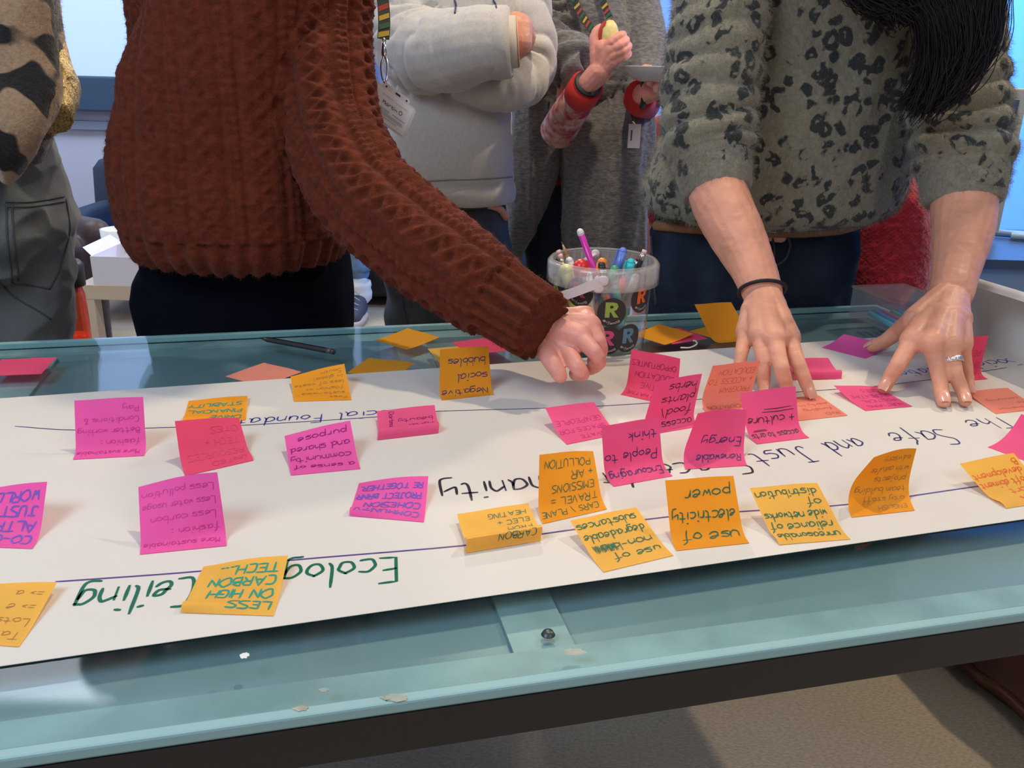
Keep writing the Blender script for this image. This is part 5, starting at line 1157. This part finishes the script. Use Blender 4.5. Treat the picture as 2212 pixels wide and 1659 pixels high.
hh = np.where(near, .009*(np.cos(2*np.pi*(L/.05+.6*np.sin(A_)))), hh)
V1 = V+N*hh[:, None]; o = fast('wool_wrap', V1, F, M_wool, wr)
fuzz('wrap_fuzz', V1, N, F, mat('wool_fuzz', (.22, .215, .22), .9), o, 22000, .009, .00015, seed=12)
mb = MB(); xc = PY(1265, 300, YW+.02)[0]; z_ = PY(1265, 380, YW)[2]
mb.loft([ring((xc, YW+.03, z), a, b, 40, 2.3) for z, a, b in ((z_+.45, .15, .09), (z_+.3, .17, .10), (z_+.1, .18, .11), (z_, .175, .11))]); V, N, F = remesh(mb, .008, 3); V = V+N*(ridged(V, 10, 3, (1.5, 1, .4), 3)*.006)[:, None]; fast('dress', V, F, M_inner, wr)
MB().loft([ring((xc-.05, YW+.02, z), a, b, 30, 2.3) for z, a, b in ((z_+.12, .13, .10), (z_-.02, .135, .108))]).build('red_hem', mat('dark_red_cloth', (.22, .01, .02), .8), wr, True)
mb = MB()
for s_ in (-1, 1): limb(mb, [(xc+s_*.085, YW+.02, z_+.05), (xc+s_*.085, YW+.02, .5), (xc+s_*.09, YW+.04, .03)], [.10, .085, .075])
V, N, F = remesh(mb, .008, 3); V = V+N*(snoise(V, 12, 3, 2)*.008)[:, None]; fast('jeans', V, F, mat('navy_denim', (.012, .018, .04), .85, bump=.3, scale=250), wr)
M_redc = mat('red_cuff', (.62, .03, .025), .75, bump=.2, scale=200)
M_flor = mat('floral_sleeve', (.42, .03, .06), .8, col2=(.62, .46, .40), vscale=38)
ce = PY(1268, 185, YW-.40); cd = PY(1283, 160, YW-.42)-PY(1235, 235, YW-.30); cd /= np.linalg.norm(cd)
MB().tube([PY(1205, 285, YW-.20), PY(1222, 255, YW-.26), ce-cd*.05], [.050, .048, .043], 24).build('sleeve', M_flor, wr, True)
MB().tube([ce-cd*.052, ce-cd*.04, ce+cd*.002, ce+cd*.006, ce+cd*.0, ce-cd*.02], [.042, .044, .042, .039, .034, .032], 28).build('cuff', M_redc, wr, True)
MB().tube([ce-cd*.0, ce+cd*.009, ce+cd*.012, ce+cd*.01], [.036, .036, .034, .031], 28).build('inner_cuff', M_blk, wr, True)
hm = MB(); YA = YW-.42
W0 = PY(1295, 155, YA)
hm.chain([ce-cd*.04, ce+cd*.01, W0], [.026, .027, .030])
base = [PY(1300, 120, YA+.005), PY(1304, 128, YA-.005), PY(1307, 140, YA-.01), PY(1306, 150, YA-.012)]
fs = [([PY(1303, 103, YA-.01), PY(1320, 92, YA-.025), PY(1338, 78, YA-.02), PY(1346, 74, YA-.005)], [.0150, .0125, .0110, .0095]),
      ([PY(1318, 108, YA-.02), PY(1340, 98, YA-.03), PY(1352, 88, YA-.015), PY(1350, 86, YA+.005)], [.0140, .0115, .0105, .0095]),
      ([PY(1322, 120, YA-.02), PY(1345, 110, YA-.028), PY(1358, 100, YA-.01), PY(1352, 96, YA+.01)], [.0135, .0115, .0100, .0090]),
      ([PY(1322, 134, YA-.018), PY(1345, 124, YA-.022), PY(1358, 116, YA-.005), PY(1350, 112, YA+.012)], [.0125, .0105, .0092, .0085])]
hand_fine(hm, W0, None, fs, ([PY(1288, 118, YA), PY(1284, 92, YA+.008), PY(1288, 70, YA+.012), PY(1298, 60, YA+.014)], [.016, .0140, .0125, .011]), .028)
# plate hand
PB = PY(1440, 185, YW-.38)
c4 = PY(1388, 205, YW-.30); hm.chain([PY(1375, 215, YW-.22), c4, PB], [.026, .027, .028])
for k in range(4): hm.chain([PB+[.01*k, 0, .0], PY(1420+k*14, 192-k*3, YW-.42), PY(1432+k*16, 172, YW-.44)], [.014, .012, .010])
hm.chain([PB, PY(1405, 178, YW-.42), PY(1412, 165, YW-.44)], [.014, .012, .010])
MB().tube([PY(1392, 225, YW-.12), PY(1380, 215, YW-.22), c4-[.008, 0, 0]], [.045, .042, .038], 24).build('cuff', M_redc, wr, True)
MB().tube([c4-[.008, 0, 0], c4+[.006, 0, .001]], [.036, .034], 24).build('inner_cuff', M_blk, wr, True)
coarse_body(wr, ([(xc, YW+.02, .9), (xc, YW+.02, 1.2), tuple(PY(1245, -90, YW)), tuple(PY(1245, -190, YW-.02))], [.12, .11, .08, .048]), M_skin2,
    [(wa[:-1]+[PY(1222, 255, YW-.26), ce-cd*.04], [.045, .045, .042, .036, .03, .026]), (wb[:3]+[c4], [.042, .04, .036, .028]), ([(xc-.08, YW, .9), (xc-.08, YW, .45), (xc-.08, YW+.03, .06)], [.075, .05, .035]), ([(xc+.08, YW, .9), (xc+.08, YW, .45), (xc+.08, YW+.03, .06)], [.075, .05, .035])],
    PY(1245, -250, YW-.03), 0, .15, 1.0, fine=hm, longh=True)
shoes(wr, (xc-.09, xc+.09), YW+.02)
# apple and plate, small badge and cord
ap = PY(1318, 76, YA+.004); M_ap = mat('apple_flesh', (.80, .68, .28), .5, var=.12, vscale=60, bump=.4, scale=120); M_aps = mat('apple_skin', (.50, .04, .03), .3)
apo = empty('apple', ap, 'bitten apple held up in a hand, pale flesh showing', 'apple')
mb = MB(); mb.sphere(ap, (.026, .026, .036), 24, 16); V = np.array(mb.V)
V = V+ (V-ap)*(-.28*np.exp(-(np.linalg.norm(V-(ap+[.030, -.012, .018]), axis=1)/.026)**2)-.12*np.exp(-(np.linalg.norm(V-(ap+[-.008, -.03, .0]), axis=1)/.02)**2))[:, None]+snoise(V, 160, 1, 2)[:, None]*.0015
mk('flesh', V, mb.F, M_ap, apo, True)
mb = MB(); mb.sphere(ap+[-.004, .003, 0], (.0265, .0265, .036), 24, 16); V = np.array(mb.V); F_ = [f for f in mb.F if np.mean([V[i][0] for i in f]) < ap[0]-.013 and np.mean([V[i][1] for i in f]) > ap[1]-.014]
o = mk('peel', V, F_, M_aps, apo, True)
MB().tube([ap+[0, 0, .03], ap+[.004, 0, .045]], .0012, 6).build('stalk', mat('stalk', (.12, .07, .03), .7), apo)
pl = PY(1444, 150, YW-.38)
MB().lathe([(.0001, .0), (.07, .0), (.085, .004), (.122, .034), (.124, .036), (.120, .0365), (.083, .009), (.068, .005), (.0001, .005)], pl-[0, 0, .03], 48).build('plate', M_china, None, True)
tag(bpy.data.objects['plate'], 'deep white plate held beside the leopard-pattern sleeve', 'plate')
lan2 = empty('lanyard', PY(1255, 20, YW-.15), 'striped black, red and yellow lanyard on the grey wool wrap', 'lanyard')
LP = catmull([PY(1232, -40, YW-.16), PY(1245, 10, YW-.165), PY(1262, 40, YW-.18), PY(1280, 66, YW-.20)], 6); strap(MB(), LP, .009).build('strap', M_lan, lan2)
LP2 = catmull([PY(1290, -40, YW-.16), PY(1305, 10, YW-.165), PY(1316, 38, YW-.17)], 6); strap(MB(), LP2, .009).build('strap', M_lan, lan2)
for LP_ in (LP, LP2):
    for i in range(2, len(LP_)-1, 2):
        p = LP_[i]; d = LP_[i+1]-LP_[i-1]; d /= np.linalg.norm(d); toc = np.array([0, 0, CZ])-p; toc /= np.linalg.norm(toc); s_ = np.cross(d, toc)
        mk('stripe', [p-s_*.0088+toc*.0016-d*.003, p+s_*.0088+toc*.0016+d*.004, p+s_*.0088+toc*.0016+d*.010, p-s_*.0088+toc*.0016+d*.004], [(0, 1, 2, 3)], (M_lany, M_lanr, M_lang)[(i//2) % 3], lan2)
bq = PY(1370, 294, YW-.20); b2 = empty('badge', bq, 'small white badge hanging in front of the grey wool wrap', 'badge')
sbox('card', bq-[.017, .0012, .032], bq+[.017, .0012, .032], M_card2, None, b2); sbox('print_mark', bq-[.010, .0018, .012], bq+[-.006, -.0013, .016], M_ph['text'], None, b2)
MB().tube([bq+[-.004, 0, .034], PY(1362, 240, YW-.20), PY(1366, 205, YW-.18)], .0016, 6).build('cord', M_lan, b2)
MB().tube([bq+[0, 0, .03], PY(1366, 262, YW-.20)], .003, 8).build('clip', M_steel, b2)

# --- person at the far left in the patterned jumper
M_camo = leopard_mat('camo_knit', (.25, .175, .115), (.004, .005, .010), (.016, .015, .014), 13, noise_only=True, th=.505)
M_gold = mat('gold_glitter', (.42, .30, .10), .4, metal=.5, bump=1.0, scale=500, var=.6, vscale=300)
lf = empty('person', (-1.15, 1.55, 0), 'person in a tan and black blotched jumper and grey jeans at the left edge', 'person')
mb = MB(); YL = 1.55
rows(mb, [(412, -150, 40, YL, .13), (370, -160, 62, YL, .15), (300, -165, 84, YL, .16), (200, -165, 90, YL, .155), (130, -160, 88, YL, .15), (50, -150, 88, YL, .145), (-40, -140, 85, YL, .14), (-110, -100, 60, YL, .11), (-150, -50, 20, YL, .07)], 48, 2.4)
la_ = [PY(22, -70, YL-.02), PY(28, 30, YL-.06), PY(34, 130, YL-.09), PY(40, 215, YL-.12), PY(0, 290, YL-.17), PY(-50, 335, YL-.20)]; lr_ = [.058, .054, .054, .058, .060, .055]
limb(mb, la_, lr_); V, N, F = remesh(mb, .0048, 4)
hh = snoise(V, 7, 5, 2)*.012+ridged(V, 9, 2, (1.3, 1, .5), 3)*.012-.006+.0012*snoise(V, 160, 3, 2); V1 = V+N*hh[:, None]; o = fast('jumper', V1, F, M_camo, lf)
fuzz('jumper_fuzz', V1, N, F, M_camo, o, 16000, .005, .00012, seed=21)
mb = MB(); limb(mb, [PY(95, 60, YL+.10), PY(105, 140, YL+.08), PY(118, 185, YL+.06), PY(95, 250, YL+.0)], [.03, .036, .042, .045]); V, N, F = remesh(mb, .005, 3); V = V+N*(snoise(V, 60, 3, 2)*.004)[:, None]; fast('glitter_sleeve', V, F, M_gold, lf)
mb = MB(); M_ljean = mat('grey_jeans', (.105, .118, .125), .85, bump=.45, scale=380, var=.12, vscale=12, sheen=.1)
xj = PY(45, 500, YL+.05)[0]; jw = abs(PY(158, 500, YL+.05)[0]-xj); zz = lambda py: PY(45, py, YL+.05)[2]
mb.loft([ring((xj-.02, YL+.05, zz(py)), w_, t_, 44, 2.4) for py, w_, t_ in ((290, jw*.78, .10), (350, jw*.84, .115), (430, jw*.93, .135), (490, jw*.95, .145), (540, jw*.86, .135), (590, jw*.70, .12))])
limb(mb, [(xj-jw*.02, YL+.05, zz(560)), (xj-jw*.22, YL+.04, .62), (xj-jw*.25, YL+.05, .4), (xj-jw*.25, YL+.08, .03)], [.085, .074, .07, .065]); limb(mb, [(xj-jw*.6, YL+.05, zz(560)), (xj-jw*.6, YL+.05, .4), (xj-jw*.6, YL+.08, .03)], [.105, .085, .075])
V, N, F = remesh(mb, .0052, 4); V = V+N*(snoise(V, 10, 3, 2, (1, 1, 1.6))*.010+ridged(V, 11, 6, (.8, 1, 1.3), 4)*.009)[:, None]; fast('jeans', V, F, M_ljean, lf); bv = bvh_of(V, F)
M_lseam = mat('grey_jean_seam', (.055, .06, .065), .85)
for pts in ([(12, 436), (70, 436), (138, 424)], [(12, 446), (70, 446), (140, 434)], [(14, 440), (16, 520), (26, 610)], [(26, 440), (30, 520), (40, 606)], [(24, 612), (60, 616), (108, 624)], [(142, 430), (150, 500), (128, 580), (108, 622)], [(-10, 600), (30, 640), (80, 670), (110, 690)]):
    surf_line(bv, pts, .0016, 'stitched_seam', M_lseam, lf, .0006, k=8)
coarse_body(lf, ([(xj-.04, YL+.08, .85), (xj-.05, YL+.05, 1.1), tuple(PY(-20, -110, YL)), tuple(PY(0, -210, YL-.02))], [.08, .08, .07, .05]), M_skin2,
    [(la_[:5], [.04, .04, .04, .04, .03]), ([(xj-.02, YL+.06, .75), (xj-.025, YL+.06, .45), (xj-.025, YL+.08, .06)], [.045, .04, .03]), ([(xj-.09, YL+.06, .75), (xj-.08, YL+.06, .45), (xj-.08, YL+.08, .06)], [.045, .04, .03])],
    PY(0, -290, YL-.04), .2, .3, 1.0)
shoes(lf, (xj-.02, xj-.125), YL+.07)

# --- people half hidden behind
M_crim = mat('crimson_knit', (.34, .008, .025), .9, sheen=.3, bump=1.0, scale=150, var=.2, vscale=80)
rd = empty('person', (1.0, 2.4, 0), 'person in a crimson knitted jumper mostly hidden behind the leopard-pattern jumper', 'person')
mb = MB(); YR = 2.08
rows(mb, [(648, 1800, 1968, YR, .13), (600, 1790, 1985, YR, .15), (500, 1780, 2003, YR, .15), (420, 1790, 1990, YR, .15), (360, 1800, 1955, YR, .14), (250, 1810, 1940, YR, .13), (150, 1815, 1930, YR, .12), (90, 1850, 1900, YR, .08)], 44, 2.2)
V, N, F = remesh(mb, .005, 3); V = V+N*(snoise(V, 7, 3, 2)*.012+.0022*np.cos(V[:, 2]*2*np.pi/.011)*np.cos(V[:, 0]*2*np.pi/.013)+.002*snoise(V, 90, 3, 2))[:, None]; fast('jumper', V, F, M_crim, rd)
rc = PY(1878, 60, YR)
coarse_body(rd, ([(PY(1878, 600, YR)[0], YR, PY(1878, 600, YR)[2]), (rc[0], YR, rc[2]-.05), (rc[0], YR-.01, rc[2]+.08)], [.12, .07, .05]), M_skin3, [([(rc[0]-.08, YR, .62), (rc[0]-.08, YR-.05, .30), (rc[0]-.08, YR, .05)], [.07, .055, .04]), ([(rc[0]+.06, YR, .62), (rc[0]+.06, YR-.05, .30), (rc[0]+.06, YR, .05)], [.07, .055, .04])], (rc[0], YR-.03, rc[2]+.20), 0, .1, .95)
mb = MB(); limb(mb, [(rc[0]-.10, YR, .70), (rc[0]-.10, YR-.03, .4), (rc[0]-.10, YR, .04)], [.13, .09, .07]); limb(mb, [(rc[0]+.08, YR, .70), (rc[0]+.08, YR-.03, .4), (rc[0]+.08, YR, .04)], [.13, .09, .07]); V, N, F = remesh(mb, .01, 3); fast('trousers', V, F, M_black_tr, rd)
gl = empty('person', (.5, 3.0, 0), 'person in a red top and dark vest with glasses, behind the leopard-pattern sleeve', 'person')
YG = 3.0; gc = PY(1488, 205, YG); mb = MB()
rows(mb, [(480, 1400, 1560, YG, .13), (400, 1392, 1570, YG, .13), (330, 1396, 1568, YG, .13), (290, 1415, 1555, YG, .11), (262, 1450, 1520, YG, .07)], 40); limb(mb, [PY(1430, 290, YG-.02), PY(1412, 370, YG-.04), PY(1408, 470, YG-.08)], [.06, .05, .045])
V, N, F = remesh(mb, .008, 3); V = V+N*(snoise(V, 9, 3, 2)*.008)[:, None]; fast('top', V, F, mat('red_top', (.42, .015, .02), .8), gl)
mb = MB(); rows(mb, [(480, 1418, 1550, YG-.01, .14), (400, 1416, 1552, YG-.01, .14), (330, 1420, 1548, YG-.01, .138), (285, 1432, 1540, YG-.01, .115)], 40); V, N, F = remesh(mb, .008, 2); fast('vest', V, F, M_blk, gl)
coarse_body(gl, ([(gc[0], YG, gc[2]-.45), (gc[0], YG, gc[2]-.24), (gc[0], YG, gc[2]-.06)], [.10, .09, .05]), M_skin2, [([(gc[0]+s_*.08, YG, gc[2]-.45), (gc[0]+s_*.08, YG, .4), (gc[0]+s_*.08, YG, .06)], [.07, .055, .04]) for s_ in (-1, 1)], gc, -.5, .1, .95)
g_ = empty('glasses', gc, 'thin black-framed glasses on the face behind the leopard-pattern sleeve', 'glasses')
R3 = np.array(Matrix.Rotation(-.5, 3, 'Z'))
for s_ in (-1, 1):
    P_ = [gc+R3@np.array([s_*.031+.024*math.cos(t), -.092, -.002+.017*math.sin(t)]) for t in np.linspace(0, 2*math.pi, 25)]; MB().tube(P_, .0016, 8, cap=False).build('rim', M_blk, g_, True)
    MB().tube([gc+R3@np.array([s_*.055, -.092, .004]), gc+R3@np.array([s_*.076, .0, .004])], .0015, 6).build('temple', M_blk, g_)
MB().tube([gc+R3@np.array([-.007, -.094, .002]), gc+R3@np.array([.007, -.094, .002])], .0015, 6).build('bridge', M_blk, g_)
# seated: dark tights
ts = empty('person', (-1.5, 3.3, 0), 'seated person in sheer dark tights and a navy skirt, knees showing at left', 'person')
M_tight = mat('sheer_tights', (.030, .014, .015), .5, sheen=.15, var=.25, vscale=6); YT = 3.65
mb = MB()
k1, k2 = PY(205, 505, YT-.25), PY(160, 540, YT-.30)
for kk, dx in ((k1, .0), (k2, -.02)): mb.chain([kk+[-.48, .26, -.02], kk, (kk[0]-.03+dx, kk[1]-.01, .28), (kk[0]-.04, kk[1]+.03, .06)], [.085, .062, .052, .034], 18)
hp = k1+[-.56, .30, .0]
mb.chain([hp, hp+[0, .02, .45]], [.13, .11]); q, R = head(mb, hp+[0, 0, .74], 0, .1); mb.chain([hp+[0, .02, .45], hp+[0, 0, .68]], [.09, .05]); V, N, F = remesh(mb, .007, 4); fast('body', V, F, M_tight, ts); face_parts(q, R, ts)
mb = MB(); mb.loft([ring(hp+[0, .02, z], a, b, 36) for z, a, b in ((-.08, .17, .17), (.0, .17, .16), (.2, .15, .12), (.45, .18, .12), (.52, .09, .08))]); mb.chain([hp+[0, -.05, .0], k1+[-.22, .12, .015]], [.14, .092]); V, N, F = remesh(mb, .008, 3); fast('dress', V, F, mat('navy_cloth', (.02, .03, .09), .8), ts)
for kk in (k1, k2):
    mb = MB(); mb.chain([(kk[0]-.04, kk[1]+.03, .05), (kk[0]-.03, kk[1]-.12, .03)], [.038, .03]); V, N, F = remesh(mb, .006, 2); fast('shoe', V, F, M_shoe, ts)
soft_box(MB(), (hp[0]-.28, hp[1]-.22, .14), (hp[0]+.28, hp[1]+.25, hp[2]-.15)).build('seat_pad', M_chair, None, True); o = bpy.data.objects['seat_pad']; o.name = 'upholstered_stool'; tag(o, 'navy upholstered stool under the person in dark tights', 'stool')
# seated: rolled jeans, white sock, sneaker
sn = empty('person', (-.75, 4.2, 0), 'seated person in rolled-up blue jeans and dark sneakers, seen behind the rust sleeve', 'person')
ft = PZ(768, 698, .0); fy = ft[1]; fx = ft[0]
M_bj = mat('blue_denim', (.13, .22, .36), .85, bump=.4, scale=200, var=.2, vscale=20); mb = MB()
for dx in (0, -.26):
    mb.chain([(fx+dx, fy+.10, .24), (fx+dx+.01, fy+.06, .48), (fx+dx+.02, fy+.48, .50)], [.062, .075, .085], 18)
V, N, F = remesh(mb, .008, 3); V = V+N*(snoise(V, 16, 3, 2)*.008)[:, None]; fast('jeans', V, F, M_bj, sn)
M_sock = mat('white_sock', (.72, .68, .60), .9, bump=.4, scale=120)
M_snk = mat('charcoal_canvas', (.055, .06, .085), .8, bump=.4, scale=220); M_sole = mat('cream_rubber', (.55, .45, .34), .6); M_lace = mat('pale_lace', (.35, .38, .42), .8)
mb = MB()
for dx in (0, -.26):
    MB().tube([(fx+dx, fy+.10, .30), (fx+dx, fy+.10, .245), (fx+dx, fy+.10, .24)], [.070, .073, .062], 24).build('turn_up', M_bj, sn, True)
    MB().lathe([(.044, .30), (.046, .19), (.062, .185), (.066, .165), (.062, .15), (.068, .13), (.066, .10), (.05, .08)], (fx+dx, fy+.10, 0), 28).build('sock', M_sock, sn, True)
    s2 = MB(); s2.loft([ring((fx+dx, fy+.02, z), a, b, 28, 2.5) for z, a, b in ((.0, .052, .135), (.03, .054, .138), (.034, .050, .13))]); s2.build('sole', M_sole, sn, True)
    s2 = MB(); s2.chain([(fx+dx, fy-.07, .045), (fx+dx, fy+.03, .065), (fx+dx, fy+.09, .12)], [.040, .046, .050]); s2.chain([(fx+dx, fy+.03, .05), (fx+dx, fy+.12, .05)], [.044, .042]); V, N, F = remesh(s2, .005, 3); fast('shoe', V, F, M_snk, sn)
    for k in range(5):
        yk = fy-.055+.026*k; zk = .086+.017*k; MB().tube([(fx+dx-.024, yk, zk-.006), (fx+dx, yk-.006, zk+.004+.004*k), (fx+dx+.024, yk, zk-.006)], .0028, 6).build('shoelace', M_lace, sn)
mb = MB(); hx = fx-.13
mb.chain([(hx, fy+.52, .55), (hx, fy+.56, .95), (hx, fy+.54, 1.1)], [.15, .14, .06]); q, R = head(mb, (hx, fy+.50, 1.24), 0, .1); V, N, F = remesh(mb, .009, 3); fast('body', V, F, M_skin3, sn); face_parts(q, R, sn)
mb = MB(); mb.loft([ring((hx, fy+.54, z), a, b, 36) for z, a, b in ((.46, .19, .15), (.6, .19, .155), (.85, .20, .155), (1.0, .19, .13), (1.05, .10, .08))]); limb(mb, [(hx-.18, fy+.54, .98), (hx-.22, fy+.45, .75), (hx-.12, fy+.25, .62)], [.06, .05, .045]); limb(mb, [(hx+.18, fy+.54, .98), (hx+.22, fy+.45, .75), (hx+.12, fy+.25, .62)], [.06, .05, .045]); V, N, F = remesh(mb, .008, 3); fast('top', V, F, M_inner, sn)

# ------------------------------------------------------------ dried marks on the glass
M_mark = mat('dried_smear', (.42, .42, .32), .7, var=.25, vscale=60); M_mark2 = mat('grey_smear', (.30, .34, .30), .6, var=.2, vscale=60)
for px, py, a, b, m_ in ((855, 1508, .010, .004, M_mark2), (650, 1530, .005, .003, M_mark), (528, 1416, .0035, .004, mat('white_fleck', (.75, .78, .78), .5)), (1240, 1408, .009, .004, M_mark2), (700, 1490, .004, .002, M_mark2)):
    q = PZ(px, py, .7500); n = 26; r_ = random.Random(px)
    V = [(q[0], q[1], .7502)]+[(q[0]+a*math.cos(t)*(1+.25*r_.uniform(-1, 1)), q[1]+b*math.sin(t)*(1+.25*r_.uniform(-1, 1)), .7501) for t in np.linspace(0, 2*math.pi, n, endpoint=False)]
    mk('smear', V, [(0, 1+i, 1+(i+1) % n) for i in range(n)], m_, table, True)
